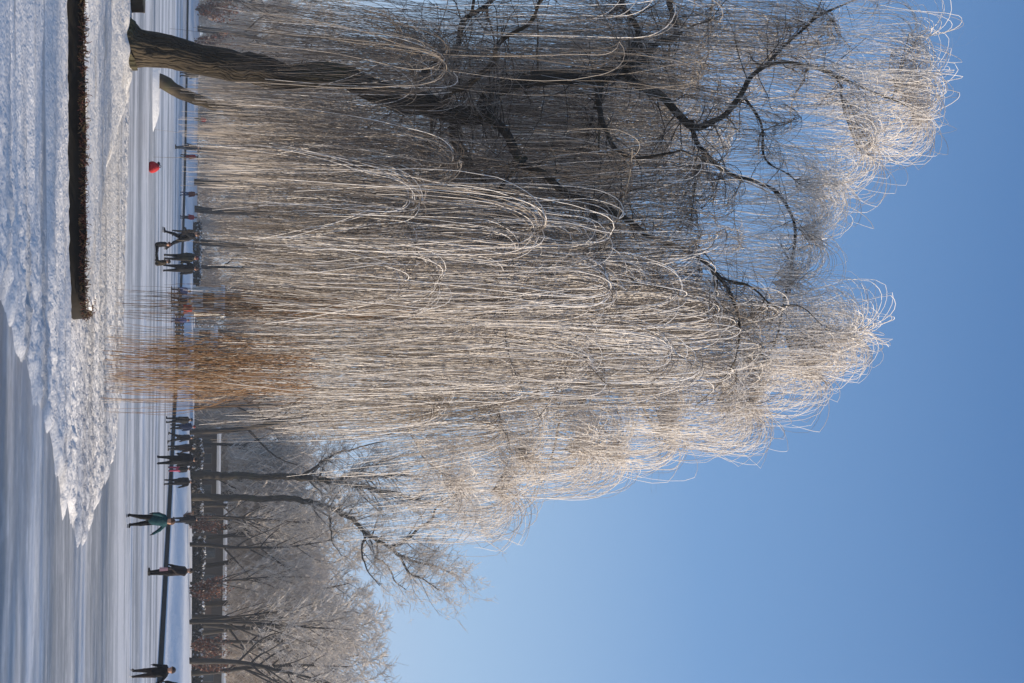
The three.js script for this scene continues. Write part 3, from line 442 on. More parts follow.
tallTree(61, 'tall forked tree leaning right with wide open frosted crown on the far bank', [12.26, -102], [
  [[12.26, 1.5, -102, .38], [12.4, 5, -102, .32], [12.64, 9.7, -102, .28], [13.2, 11.8, -102, .25], [13.9, 13.3, -102, .23], [15.2, 14.9, -102, .2], [16.6, 16.9, -102, .17], [17.3, 17.7, -102, .14], [18.2, 20.4, -102, .09], [18.9, 22.3, -102, .04]],
  [[16.6, 16.9, -102, .13], [15.6, 18.4, -101.5, .11], [14, 20.1, -101, .09], [12.8, 20.9, -100.6, .06], [12, 22.6, -100.4, .03]],
  [[16.0, 15.9, -102, .1], [17.4, 15.9, -102.4, .08], [18.4, 17, -102.8, .065], [19.4, 17.4, -103, .045], [20.2, 18.4, -103.2, .03]],
  [[15.4, 15.0, -102, .09], [16.6, 14.5, -101, .07], [18, 14.9, -100.4, .05], [19.2, 15.8, -100, .03]],
  [[13.2, 11.8, -102, .1], [14.4, 12.2, -102.8, .08], [16, 12.4, -103.5, .05], [17.4, 13.2, -104, .03]],
  [[17.3, 17.7, -102, .1], [18.6, 18.4, -101, .07], [19, 19.4, -100.5, .045], [19.8, 20.6, -100.2, .025]],
], .2);
tallTree(67, 'tall straight tree standing behind the hanging right edge of the willow', [10.77, -104], [
  [[10.77, 1.5, -104, .42], [10.9, 5, -104, .36], [11.1, 9.8, -104, .32], [11.5, 13, -104, .27], [12.1, 16, -104, .2], [12.8, 18.8, -104, .14], [13.5, 21.3, -104, .08], [14.2, 23.5, -104, .03]],
  [[11.4, 12.2, -104, .2], [11.2, 14.5, -104.5, .17], [11.2, 17.1, -105, .13], [11.2, 20, -105.2, .07], [11, 22, -105.4, .03]],
  [[11.1, 9.8, -104, .12], [10.3, 11, -103.6, .1], [9.3, 12.3, -103.2, .08], [8.6, 14.5, -103, .05], [8, 17, -102.8, .03]],
  [[11.5, 13, -104, .12], [10.4, 14.8, -103.4, .09], [9.6, 17.1, -103, .06], [9, 19, -102.6, .03]],
], .25);
const WOOD = 'frosted trees of the park beyond the ice';
[ // variant, x, z, scale, turn, widening, label
  [3, 8.4, -118, 1.0, .3, 1, 'dark-trunked frosted tree half hidden by the right edge of the willow'],
  [0, 10.2, -128, .95, 2.1, 1], [2, 14.55, -108, .95, 1, .9], [1, 16.2, -104, .82, .2, 1, 'frosted tree with a thick short dark trunk behind the skating child in teal'],
  [0, 15.3, -112, .85, 4, 1.1], [2, 18.7, -101, .8, 3, 1], [1, 22.3, -106, .95, 5, 1.05], [2, 20.6, -96, 1.08, .6, 1.15, 'slender frosted tree with two thin dark stems on the bank crest'], [2, 21.1, -99, .9, 3.3, .9],
  [0, 23.7, -103, .92, 1.3, 1.15], [3, 22.4, -92, .66, 2.7, 1.2], [1, 25.6, -101, .9, 3.9, 1.1], [1, 22, -127, 1.0, 2, 1.2], [3, 26.7, -133, 1.0, 1, 1.2], [0, 30.8, -138, 1.15, 5, 1.2], [1, 32.1, -130, 1.2, .8, 1.2], [2, 19.4, -133, 1.0, 4.4, 1.3], [0, 17.5, -138, 1.0, .9, 1.3], [3, 30, -112, 1.1, 3, 1],
  [0, 18.2, -120, .92, 5.2, 1.3], [1, 25.5, -118, 1.0, .1, 1.2], [2, 13, -122, .95, 2.2, 1.3],
  [3, -20, -170, 1.15, 1, 1.25], [3, -16.6, -170, 1.2, 2, 1.3], [3, -12, -164, 1.15, 3, 1.3], [0, -9.6, -178, 1.2, 4, 1.2], [1, -5.1, -182, 1.2, 5, 1.2], [2, -1, -168, 1.3, 1, 1.3], [3, 2.7, -164, 1.0, 2, 1.1], [0, 5.9, -154, 1.1, 3, 1.2], [1, 7.6, -143, 1.0, 4, 1.1],
  [3, -26.3, -185, 1.2, .5, 1.1], [0, -32.7, -192, 1.4, 1.6, 1.2], [1, -38.8, -188, 1.3, 2.8, 1.1], [3, -43, -184, 1.2, 3.3, 1.1], [0, -48.6, -189, 1.4, 4, 1.1], [1, -33.7, -218, 1.6, 1, 1.3], [3, -18.7, -214, 1.5, 2, 1.3], [0, -9, -208, 1.6, 3, 1.3], [1, 1.8, -203, 1.5, 4, 1.3], [2, 12, -190, 1.7, 5, 1.3], [3, -55, -205, 1.5, 1, 1.2], [1, -46, -215, 1.6, 2, 1.3],
  [3, 36, -150, 1.2, 1, 1.2], [0, 28, -160, 1.3, 2, 1.3], [1, 20, -165, 1.3, 3, 1.3], [2, 38, -126, 1.3, 2, 1.2],
].forEach(([v, x, z, s, a, w, label]) => plantTree(v, x, z, s, a, label || ['upright', 'wide spreading', 'slender many-stemmed', 'stout dark-trunked'][v] + ' frosted tree ' + (x < 8 ? (z < -195 ? 'deep in the wood seen through the huge willow' : x < -22 ? 'behind the trunks of the two willows' : 'seen through the hanging curtain of the huge willow') : z > -106 ? 'on the crest of the far bank' : z > -124 ? 'just behind the far hedges' : 'in the wood around the long low building'), WOOD, w));
// trees on the right-hand bank beside the camera, whose long shadows cross the ice
[[3, 33, -9, .8, 1], [3, 38, -8, .95, 2.2], [1, 36, -11.5, .95, 4], [3, 32, -15, .6, .6], [0, 35, -19, .62, 3.1], [1, 39, -24, .6, 4.4], [0, 28.5, -44, .5, .7], [1, 25, -58, .5, 1.9]].forEach(([v, x, z, s, a]) => plantTree(v, x, z, s, a, ['upright', 'wide spreading', 'slender', 'stout dark-trunked'][v] + ' frosted tree on the right-hand bank beside the lake', 'trees along the right-hand bank', 1.15));

{ // second, smaller willow on a snowy islet
  structure('snowy_islet', field(-14.5, -4.5, -54, -46.5, .16, (x, z) => -.2 + .42 * step(1, .3, Math.hypot((x + 9.4) / 2.6, (z + 50) / 1.9)) + .06 * (fbm(x * 1.5, z * 1.5, 6, 3) - .5), () => [.79, .795, .81], -.02), snowMat, 'low snowy islet under the small willow');
  const T = thing('small_willow', 'smaller weeping willow with leaning trunk standing behind the huge willow', 'tree', [-9.35, .2, -50]), t = new Tubes(), r = rngOf(71), tw = new Tubes(), B = new Tubes();
  const tp = [[-.25, -.1, 0, .34], [-.1, .3, 0, .26], [.3, 1.2, 0, .22], [.7, 2.6, 0, .2], [1.0, 4.4, 0, .17], [1.1, 6.2, 0, .14], [1.4, 7.8, 0, .1]];
  limbTube(t, tp, 12); mesh('trunk', roughen(t.geo(), .05, 8), barkMat, T);
  for (let k = 0; k < 46; k++) {
    const a = k * 2.4, R = 1.2 + 2.6 * r(), y0 = 3.4 + 4.2 * r(), y = y0 + .8 + 1.6 * r(), bx = interp(tp.map((p) => [p[1], p[0]]), y0), ex = bx + Math.cos(a) * R, ez = Math.sin(a) * R;
    B.tube([[bx, y0, 0], [bx + Math.cos(a) * R * .4, y0 + (y - y0) * .7, ez * .4], [ex, y, ez]], [.06, .04, .012], 4, [.05, .042, .032]);
    for (let j = 0; j < 30; j++) { const f = .4 + .6 * r(), px = bx + (ex - bx) * f + (r() - .5) * .5, pz = ez * f + (r() - .5) * .5, py = y0 + (y - y0) * f, L = Math.min(py - .7 - r() * 1.5, 2.2 + 3 * r()), c = mix([.30, .245, .20], FROST, r() * .8), o = (r() - .5) * .5, q = (r() - .5) * .5;
      tw.tube([[px, py, pz], [px + o * .6, py + .12, pz + q * .6], [px + o, py - L * .3, pz + q], [px + o * 1.05, py - L, pz + q * 1.05]], [.011, .011, .009, .006], 3, c); }
  }
  mesh('branchwork', B.geo(), barkMat, T).userData = { kind: 'stuff', label: 'dark branches inside the crown' }; mesh('withes', tw.geo(), twigMat, T).userData = { kind: 'stuff', label: 'frosted hanging shoots' };
}
{ // the far wood: a mass of frosted undergrowth and twigs behind the park trees
  const r = rngOf(131), t = new Tubes();
  for (let k = 0; k < 110; k++) { const a = r() * 6.28, e = (r() - .35) * 2, p = [(r() - .5) * 2.6, (r() - .5) * 2.2, (r() - .5) * 2.6], L = .7 + 1.3 * r(), d = [Math.cos(a) * .6, .55 + .3 * e, Math.sin(a) * .6]; t.tube([p, [p[0] + d[0] * L, p[1] + d[1] * L, p[2] + d[2] * L]], [.032, .012], 3, mix([.44, .345, .265], FROST, .15 + .85 * r())); }
  const spots = [];
  const put = (n, f) => { for (let k = 0; k < n; k++) spots.push(f()); };
  put(760, () => { const x = -75 + 90 * r(), z = -186 - 40 * r() + (x < -30 ? 0 : (x + 30) * .5), top = 9 + 7 * fbm(x * .13, 1.5, 3, 3); return [x, 1.2 + top * Math.pow(r(), 1.1), z]; });
  put(560, () => { const x = 8 + 42 * r(), z = -160 - 26 * r(), top = 5 + 7 * fbm(x * .16, 4.5, 3, 3) + step(20, 36, x) * 3; return [x, 1.2 + top * Math.pow(r(), 1.1), z]; });
  put(270, () => { const x = 11 + 27 * r(), z = -118 - 18 * r(), top = 4 + 4 * fbm(x * .2, 9.5, 3, 3) + step(16, 30, x) * 2.5; return [x, 5.6 + top * Math.pow(r(), 1.2), z]; });
  const M = new THREE.InstancedMesh(t.geo(), twigMat, spots.length), q = new THREE.Quaternion(), e = new THREE.Euler();
  spots.forEach((s, i) => { e.set((r() - .5) * .5, r() * 6.28, (r() - .5) * .5); M.setMatrixAt(i, new THREE.Matrix4().compose(V(...s), q.setFromEuler(e), V(1, 1, 1).multiplyScalar(.8 + .5 * r()))); });
  M.name = 'far_wood'; M.castShadow = M.receiveShadow = true; M.userData = { kind: 'stuff', label: 'mass of frosted undergrowth and twigs behind the park trees', category: 'wood' }; scene.add(M);
}
// young beeches that keep their rusty leaves
{
  const make = (seed) => { const r = rngOf(seed), st = new Tubes(), lf = new Tubes();
    for (let k = 0; k < 26; k++) { const a = r() * 6.28, R = .15 + .7 * r(), h = .8 + 1.9 * r(); st.tube([[0, .0, 0], [Math.cos(a) * R * .4, h * .5, Math.sin(a) * R * .4], [Math.cos(a) * R, h, Math.sin(a) * R]], [.03, .018, .008], 4, [.06, .045, .035]);
      for (let j = 0; j < 30; j++) { const f = .2 + .85 * r(), c = [Math.cos(a) * R * f + (r() - .5) * .4, h * f + (r() - .5) * .3, Math.sin(a) * R * f + (r() - .5) * .4], s = .05 + .04 * r(), b = r() * 6.28, e = r() - .5, k2 = .6 + .8 * r(); lf.quad(c, [Math.cos(b) * s, e * s, Math.sin(b) * s], [-Math.sin(b) * s * .6, s * .8, Math.cos(b) * s * .6], r() < .25 ? [.3, .24, .2] : [.17 * k2, .062 * k2, .032 * k2]); } }
    return [st.geo(), lf.geo()]; };
  const G = [make(81), make(82)], leafMat = new THREE.MeshStandardMaterial({ vertexColors: true, roughness: .85, side: THREE.DoubleSide });
  [[14.6, -103.5, 1.1, 'rusty-leaved young beech behind the skating child in teal'], [18.4, -97.5, 1.25, 'wide rusty-leaved young beech beyond the man with a bag'], [19.0, -98.6, 1.0, 'small rusty-leaved young beech beside the wide one'], [22.6, -97, 1.15, 'rusty-leaved young beech on the bank beyond the leaning child'], [24.2, -98.5, 1.2, 'rusty-leaved young beech next to a dark trunk at the long low building'], [-39, -174, 2.2, 'tall rusty shrub behind the huge willow trunk'], [-43.5, -175.5, 2.4, 'broad rusty shrub beside the tall rusty shrub']].forEach(([x, z, s, label], i) => {
    const b = thing('beech_shrub', label, 'shrub', [x, onBank(x, z) - .05, z], i * 1.7, 'rusty-leaved shrubs on the far bank'); b.scale.set(s * .8, s, s * .8); mesh('stems', G[i % 2][0], barkMat, b); mesh('foliage', G[i % 2][1], leafMat, b);
  });
  // clipped dark hedge behind the crest
  const hedge = (x0, z0, x1, z1, h, label, seed) => { const r = rngOf(seed), t = new Tubes(), len = Math.hypot(x1 - x0, z1 - z0), n = Math.round(len * 260);
    for (let k = 0; k < n; k++) { const f = r(), w = (r() - .5) * 1.1, top = h * (.85 + .25 * noise(f * len * .8, 2, seed)), y = top * Math.pow(r(), .7), s = .07 + .07 * r(), b = r() * 6.28, kk = .6 + .8 * r(), snow = y > top * .9 && r() < .45; t.quad([(f - .5) * len, y, w], [Math.cos(b) * s, (r() - .5) * s, Math.sin(b) * s], [-Math.sin(b) * s * .4, s, Math.cos(b) * s * .4], snow ? [.72, .72, .74] : r() < .12 ? [.6, .58, .57] : [.06 * kk, .048 * kk, .036 * kk]); }
    const mx = (x0 + x1) / 2, mz = (z0 + z1) / 2, H = thing('hedge', label, 'hedge', [mx, onBank(mx, mz) - .25, mz], -Math.atan2(z1 - z0, x1 - x0), 'dark hedges along the park'); mesh('foliage', t.geo(), leafMat, H);
    const c = new THREE.BoxGeometry(len, h * .8, .7, Math.round(len), 2, 1); c.translate(0, h * .4, 0); mesh('core', c, std([.018, .015, .012], 1), H); };
  hedge(8.6, -113, 16.8, -114.5, 1.25, 'dark clipped hedge behind the tall trees', 91); hedge(17.2, -114.5, 27.5, -113, 1.25, 'dark clipped hedge behind the rusty-leaved beeches', 92); hedge(27.9, -113, 38, -110, 1.25, 'dark clipped hedge running out of view past the long low building', 93);
  hedge(-14, -163, -6.5, -156, 1.2, 'dark hedge beside the small white-ended hut', 94);
  { const r = rngOf(95), t = new Tubes(); for (let k = 0; k < 420; k++) { const a = r() * 6.28, R = .3 * r(), h = .25 + .5 * r(); t.tube([[Math.cos(a) * R * .4, 0, Math.sin(a) * R * .4], [Math.cos(a) * R, h * .7, Math.sin(a) * R], [Math.cos(a) * R * 1.5, h, Math.sin(a) * R * 1.5]], [.012, .01, .005], 3, [.22 * (.6 + .7 * r()), .12, .08]); } tag(mesh('grass_clump', t.geo(), twigMat), 'clump of brown dead grass on the far snow slope', 'grass clump').position.set(12.3, onBank(12.3, -91) - .03, -91); }
}
// ---------------------------------------------------------------- buildings
const glassMat = new THREE.MeshPhysicalMaterial({ color: 0x1c2228, roughness: .08, metalness: 0 });
const snowWhite = std([.80, .805, .82], .85);
const boxAt = (w, h, d, x, y, z) => { const g = new THREE.BoxGeometry(w, h, d); g.translate(x, y, z); return g; };
function building(name, label, x, z, turn, w, h, d, wallC, o = {}) {
  const B = thing(name, label, 'building', [x, onBank(x, z) - .1, z], turn), wm = std(wallC, .9), half = w / 2;
  mesh('wall', boxAt(w, h, d, 0, h / 2, 0), wm, B);
  const rf = mesh('roof', boxAt(w + .5, .22, d + .5, 0, h + .11, 0), std(o.trim || [.3, .3, .3]), B);
  const sn = new THREE.BoxGeometry(w + .44, .24, d + .44, Math.ceil(w), 1, 3); { const p = sn.attributes.position; for (let i = 0; i < p.count; i++) if (p.getY(i) > 0) p.setY(i, p.getY(i) + .1 * (noise(p.getX(i) * .7, p.getZ(i), 3) - .5)); } sn.translate(0, h + .35, 0); sn.computeVertexNormals(); mesh('roof_snow', sn, snowWhite, rf);
  const n = o.windows || 0;
  for (let k = 0; k < n; k++) {
    const wx = -half + w * (k + .5) / n, ww = Math.min(1.5, w / n * .6), door = o.door === k, wh = door ? 2.0 : 1.1, wy = door ? 1.05 : h * .56;
    const fr = mesh(door ? 'door' : 'window', boxAt(ww + .16, wh + .16, .1, wx, wy, d / 2 + .03), std(door ? [.08, .05, .035] : [.09, .085, .08]), B);
    if (door) mesh('handle', boxAt(.04, .14, .05, wx + ww * .4, wy - .05, d / 2 + .105), std([.4, .4, .4], .4), fr);
    else { mesh('pane', boxAt(ww / 2 - .03, wh, .03, wx - ww / 4, wy, d / 2 + .083), glassMat, fr); mesh('pane', boxAt(ww / 2 - .03, wh, .03, wx + ww / 4, wy, d / 2 + .083), glassMat, fr); }
  }
  if (o.chimney !== undefined) { const c = mesh('chimney', boxAt(.8, 1.1, .8, o.chimney, h + .8, 0), std([.75, .73, .70]), B); void c; }
  return B;
}
building('pavilion', 'long low dark building with a flat snowy roof behind the hedges', 29.2, -152, .02, 21, 3.35, 6, [.045, .036, .03], { windows: 6, door: 3, chimney: 3.2, trim: [.5, .5, .5] });
building('pavilion', 'low dark building with a snowy roof beside the tall straight tree', 14.2, -150, .05, 7, 2.6, 5, [.045, .036, .03], { windows: 4, trim: [.5, .5, .5] });
building('hut', 'small grey hut with a bright end wall and snowy roof seen through the willow', -4.3, -156, -.1, 3.0, 3.2, 3.2, [.66, .64, .60], { windows: 1, trim: [.6, .6, .6] });
building('hut', 'low pale hut with a snow-laden roof beside the brown hanging shoots', .7, -152, -.15, 3.2, 2.3, 3.0, [.62, .60, .56], { windows: 2, door: 1, trim: [.6, .6, .6] });
{ // low slatted fence on the ice edge
  const F = thing('slatted_fence', 'low dark slatted fence by the edge of the ice', 'fence', [-.5, 0, -106], .35), m = std([.035, .026, .020], .9);
  for (const y of [.12, .58]) mesh('rail', boxAt(3.0, .09, .06, 0, y, 0), m, F);
  for (let k = 0; k < 9; k++) mesh('post', boxAt(.20, .74, .07, -1.42 + k * .355, .35, .07), m, F);
}
// ---------------------------------------------------------------- people
function surfaceNets(f, lo, hi, cell) {
  const n = [0, 1, 2].map((a) => Math.ceil((hi[a] - lo[a]) / cell) + 1), S = [1, n[0], n[0] * n[1]], D = new Float32Array(n[0] * n[1] * n[2]), idx = new Int32Array(D.length).fill(-1), P = [], I = [];
  for (let k = 0, q = 0; k < n[2]; k++) for (let j = 0; j < n[1]; j++) for (let i = 0; i < n[0]; i++) D[q++] = f(lo[0] + i * cell, lo[1] + j * cell, lo[2] + k * cell);
  for (let k = 0; k < n[2] - 1; k++) for (let j = 0; j < n[1] - 1; j++) for (let i = 0; i < n[0] - 1; i++) {
    const b = i + j * S[1] + k * S[2]; let cx = 0, cy = 0, cz = 0, c = 0;
    const e = (a, d, ox, oy, oz, ax) => { const va = D[a], vb = D[d]; if ((va < 0) !== (vb < 0)) { const t = va / (va - vb); cx += ox + (ax === 0 ? t : 0); cy += oy + (ax === 1 ? t : 0); cz += oz + (ax === 2 ? t : 0); c++; } };
    for (let u = 0; u < 2; u++) for (let v = 0; v < 2; v++) { e(b + u * S[1] + v * S[2], b + 1 + u * S[1] + v * S[2], 0, u, v, 0); e(b + u + v * S[2], b + u + S[1] + v * S[2], u, 0, v, 1); e(b + u + v * S[1], b + u + v * S[1] + S[2], u, v, 0, 2); }
    if (c) { idx[b] = P.length / 3; P.push(lo[0] + (i + cx / c) * cell, lo[1] + (j + cy / c) * cell, lo[2] + (k + cz / c) * cell); }
  }
  for (let k = 1; k < n[2] - 1; k++) for (let j = 1; j < n[1] - 1; j++) for (let i = 1; i < n[0] - 1; i++) {
    const b = i + j * S[1] + k * S[2];
    for (let a = 0; a < 3; a++) { const u = S[(a + 1) % 3], v = S[(a + 2) % 3], s = D[b] < 0; if (s === (D[b + S[a]] < 0)) continue; const q = [idx[b - u - v], idx[b - v], idx[b], idx[b - u]]; if (q.some((x) => x < 0)) continue; s ? I.push(q[0], q[1], q[2], q[0], q[2], q[3]) : I.push(q[0], q[2], q[1], q[0], q[3], q[2]); }
  }
  return { P, I };
}
const SKIN = [.46, .27, .19], bodyMat = new THREE.MeshStandardMaterial({ vertexColors: true, roughness: 1 });
function person(label, o) {
  const { at, turn = 0, h = 1.72, jacket = [.008, .008, .010], legs = [.008, .008, .011], shoes = [.012, .012, .013], gloves = [.03, .03, .03], hat, hair, kid = 0, lean = 0, coat = 0, seat = 0, group } = o;
  const T = thing('person', label, 'person', at, turn, group), s = h / 1.75, hs = 1 + kid * .38, prim = [], L = (a, b, t) => a.clone().lerp(b, t);
  const cap = (a, b, ra, rb, c) => prim.push({ a, b, ra, rb, c });
  const hipY = seat || .90 - kid * .04, hip = V(0, hipY, 0), tilt = (v) => { const q = v.clone().sub(hip); q.applyAxisAngle(V(1, 0, 0), lean); q.applyAxisAngle(V(0, 0, 1), o.sway || 0); return q.add(hip); };
  const ty = (y) => tilt(V(0, hipY + y, 0)), fat = 1.12 + kid * .16;
  cap(ty(.0), ty(.22), .135 * fat, .14 * fat, coat ? jacket : jacket); cap(ty(.22), ty(.46), .145 * fat, .13 * fat, jacket); cap(tilt(V(-.13, hipY + .46, 0)), tilt(V(.13, hipY + .46, 0)), .085, .085, jacket);
  for (const q of [-1, 1]) cap(tilt(V(.06 * q, hipY + .02, 0)), tilt(V(.08 * q, hipY + .40, .015)), .115 * fat, .11 * fat, jacket);
  if (coat) cap(ty(.05), V(0, hipY - coat, .01), .16, .19, jacket);
  const headC = tilt(V(0, hipY + .68 + .02 * kid, .02)).addScaledVector(V(0, -1, .6), o.nod || 0);
  cap(ty(.5), L(ty(.5), headC, .75), .06, .055, o.scarf || SKIN);
  const hr = .092 * hs;
  cap(headC.clone().add(V(0, -.035 * hs, .01)), headC.clone().add(V(0, .035 * hs, -.008)), hr * .86, hr, SKIN);
  cap(headC.clone().add(V(0, -.075 * hs, .04)), headC.clone().add(V(0, -.06 * hs, .05)), .036, .04, SKIN);   // chin
  cap(headC.clone().add(V(0, 0, hr * .95)), headC.clone().add(V(0, -.025, hr * 1.12)), .012, .016, SKIN);     // nose
  for (const q of [-1, 1]) cap(headC.clone().add(V(q * hr * 1.0, -.02, -.01)), headC.clone().add(V(q * hr * 1.02, .015, -.01)), .014, .016, SKIN);
  const extra = [];
  const paint = (g, c) => { const n = g.attributes.position.count, a = new Float32Array(n * 3); for (let i = 0; i < n; i++) { a[i * 3] = c[0]; a[i * 3 + 1] = c[1]; a[i * 3 + 2] = c[2]; } g.setAttribute('color', new THREE.BufferAttribute(a, 3)); g.deleteAttribute('uv'); extra.push(g); };
  [-1, 1].forEach((q, k) => {
    const A = (o.arms || [])[k] || {}, sh = tilt(V(q * .185, hipY + .46, 0)), f = A.f ?? .1, out = A.out ?? .16, el = A.el ?? .25;
    const dir = (ff, oo) => V(q * Math.sin(oo), -Math.cos(oo) * Math.cos(ff), Math.sin(ff) * Math.cos(oo));
    const e = sh.clone().addScaledVector(dir(f, out), .27), w = e.clone().addScaledVector(dir(f + el, out * (A.in ? -A.in : .6)), .24), hd = w.clone().addScaledVector(w.clone().sub(e).normalize(), .05);
    cap(sh, e, .076, .066, jacket); cap(e, w, .064, .052, jacket); cap(w, hd, .032, .038, gloves);
    const wd = w.clone().sub(e).normalize(), sd = V(0, 0, 1).cross(wd).normalize(), fw = wd.clone().cross(sd).normalize();
    for (let n = 0; n < 5; n++) {                       // four fingers and a thumb, slightly curled
      const th = n === 4, len = (th ? .05 : [.065, .075, .07, .055][n]), root = hd.clone().addScaledVector(fw, th ? .034 : -.027 + n * .018).addScaledVector(wd, th ? -.01 : .025), d1 = wd.clone().addScaledVector(fw, th ? .7 : 0).addScaledVector(sd, -.25 * q).normalize();
      const g = new THREE.CapsuleGeometry(.0095, len, 2, 5); g.applyQuaternion(new THREE.Quaternion().setFromUnitVectors(V(0, 1, 0), d1)); const m = root.clone().addScaledVector(d1, len * .5); g.translate(m.x, m.y, m.z); paint(g, gloves);
    }
    if (k === (o.bagHand ?? -1)) T.userData.hand = hd.clone().multiplyScalar(s);
    const G = { ...((o.pose || [])[k] || {}), ...(o.sit === 1 ? { f: 1.52, k: .05, out: .18, flat: 1 } : o.sit === 2 ? { f: 1.15, k: 1.25, out: .12 } : {}) }, lf = G.f ?? (q * .06), lo = G.out ?? .05, kn = G.k ?? .08, hj = V(q * .09, hipY - .02, 0), ld = (ff, oo) => V(q * Math.sin(oo), -Math.cos(oo) * Math.cos(ff), Math.sin(ff) * Math.cos(oo));
    const kk = hj.clone().addScaledVector(ld(lf, lo), .41), an = kk.clone().addScaledVector(ld(lf - kn, lo), .41), toe = an.clone().add(V(q * .03, -.035, .15));
    if (seat && G.flat) { toe.copy(an).add(V(q * .02, .11, .06)); }
    cap(hj, kk, .098 * fat, .068 * fat, legs); cap(kk, an, .066 * fat, .046, legs); cap(an.clone().add(V(0, -.02, -.03)), toe, .048, .036, shoes); T.userData['ankle' + k] = [an, toe];
  });
  let lo = [9, 9, 9], hi = [-9, -9, -9];
  for (const p of prim) { p.d = p.b.clone().sub(p.a); p.l2 = Math.max(1e-9, p.d.lengthSq()); const m = Math.max(p.ra, p.rb) + .05; for (const v of [p.a, p.b]) [v.x, v.y, v.z].forEach((c, a) => { lo[a] = Math.min(lo[a], c - m); hi[a] = Math.max(hi[a], c + m); }); }
  const dist = (p, x, y, z) => { const qx = x - p.a.x, qy = y - p.a.y, qz = z - p.a.z, t = clamp((qx * p.d.x + qy * p.d.y + qz * p.d.z) / p.l2); return Math.hypot(qx - p.d.x * t, qy - p.d.y * t, qz - p.d.z * t) - (p.ra + (p.rb - p.ra) * t); };
  const K = .03, sn = surfaceNets((x, y, z) => { let m = 9; for (const p of prim) { const d = dist(p, x, y, z); if (d > m + K) continue; const t = Math.max(K - Math.abs(m - d), 0) / K; m = Math.min(m, d) - t * t * K * .25; } return m; }, lo, hi, .0235);
  const g = new THREE.BufferGeometry(), C = []; g.setAttribute('position', new THREE.Float32BufferAttribute(sn.P, 3)); g.setIndex(sn.I); g.computeVertexNormals();
  let minY = 9;
  for (let i = 0; i < sn.P.length; i += 3) { let b = 9, c = jacket; for (const p of prim) { const d = dist(p, sn.P[i], sn.P[i + 1], sn.P[i + 2]); if (d < b) { b = d; c = p.c; } } C.push(...c); minY = Math.min(minY, sn.P[i + 1]); }
  g.setAttribute('color', new THREE.Float32BufferAttribute(C, 3));
  const body = mergeGeometries([g, ...extra]), drop = -minY + (o.skates ? .07 : 0);
  const put = (geo) => { geo.translate(0, drop, 0); geo.scale(s, s, s); return geo; };
  mesh('body', put(body), bodyMat, T);
  const dome = (ra, a) => { const d = new THREE.SphereGeometry(ra, 14, 8, 0, 6.284, 0, a); d.scale(1, 1.12, 1.08); d.rotateX(-.22 + lean * .3); d.translate(headC.x, headC.y + .015 * hs, headC.z - .008); return d; };
  if (hair) mesh('hair', put(dome(hr * 1.13, 1.75)), std(hair, .8), T);
  if (hat) { const H = mesh('hat', put(dome(hr * 1.2, 1.5)), std(hat, .95), T); const br = new THREE.TorusGeometry(hr * 1.12, .018, 6, 16); br.rotateX(Math.PI / 2 - .22); br.translate(headC.x, headC.y + .03, headC.z); mesh('hat_brim', put(br), std(hat.map((c) => c * .8), .95), H); }
  if (o.skates) [0, 1].forEach((k) => { const [an, toe] = T.userData['ankle' + k], b = new THREE.BoxGeometry(.012, .045, .27); b.translate((an.x + toe.x) / 2, Math.min(an.y, toe.y) - .065, (an.z + toe.z) / 2); const c = mesh('skate_blade', put(b), std([.22, .22, .23], .6), T); void c; });
  if (T.userData.hand) T.userData.hand.y += drop * s;
  const hand = T.userData.hand; delete T.userData.hand; delete T.userData.ankle0; delete T.userData.ankle1;
  return { T, hand };
}
const DK = [.006, .006, .008], NAVY = [.010, .014, .03];
const right = Math.PI / 2, leftT = -Math.PI / 2;
person('child in a teal jacket skating on the ice with arms held out', { at: [4.58, 0, -33.5], turn: .35, h: 1.16, kid: .8, jacket: [.005, .046, .058], legs: DK, hair: [.07, .035, .02], lean: .22, skates: 1, pose: [{ f: .1, out: .16, k: .2 }, { f: -.05, out: .2, k: .2 }], arms: [{ f: .25, out: .55, el: .3 }, { f: .2, out: .75, el: .1 }] });
person('child in black leaning forward on the ice and holding a hand', { at: [9.2, 0, -36.6], turn: -.5, h: 1.18, kid: .8, jacket: DK, legs: [.03, .02, .018], hat: [.03, .02, .02], lean: .35, skates: 1, arms: [{ f: .2, out: .1, el: .3 }, { f: .1, out: .9, el: .2 }] });
person('adult in dark coat stretching an arm down to the leaning child', { at: [9.98, 0, -36.7], turn: 0, h: 1.8, jacket: DK, legs: DK, hat: [.03, .03, .035], lean: .15, sway: .12, skates: 1, arms: [{ f: .1, out: .62, el: .05 }, { f: .1, out: .12, el: .2 }] });
const man = person('man in black with a pink bag walking over the ice', { at: [8.8, 0, -50], turn: leftT + .5, h: 1.68, jacket: [.02, .014, .014], legs: DK, hair: [.03, .018, .012], coat: .12, bagHand: 1, arms: [{}, { f: .35, out: .1, el: .5 }] });
person('man in a long black coat standing on the ice', { at: [5.54, 0, -60.2], turn: Math.PI, h: 1.85, coat: .2, hair: [.02, .014, .01], legs: DK });
person('child in pink trousers beside the man in the long coat', { at: [8.45, 0, -85.5], turn: Math.PI, h: 1.45, kid: .5, jacket: DK, legs: [.42, .05, .11], hat: DK });
person('youth in black with feet together near the child in pink trousers', { at: [8.09, 0, -74.5], turn: Math.PI - .3, h: 1.64, coat: .1, hat: DK, arms: [{ out: .3 }, { out: .1 }] });
person('person in dark clothes on the bank behind the skating child in teal', { at: [11.6, onBank(11.6, -84.5), -84.5], turn: Math.PI, h: 1.66, hat: DK, coat: .3 });
person('walker in black at the edge of the brown hanging shoots', { at: [4.82, 0, -77.8], turn: Math.PI + .6, h: 1.56, coat: .15, hat: [.04, .03, .03], legs: DK, arms: [{ out: .25 }, { f: -.2 }] });
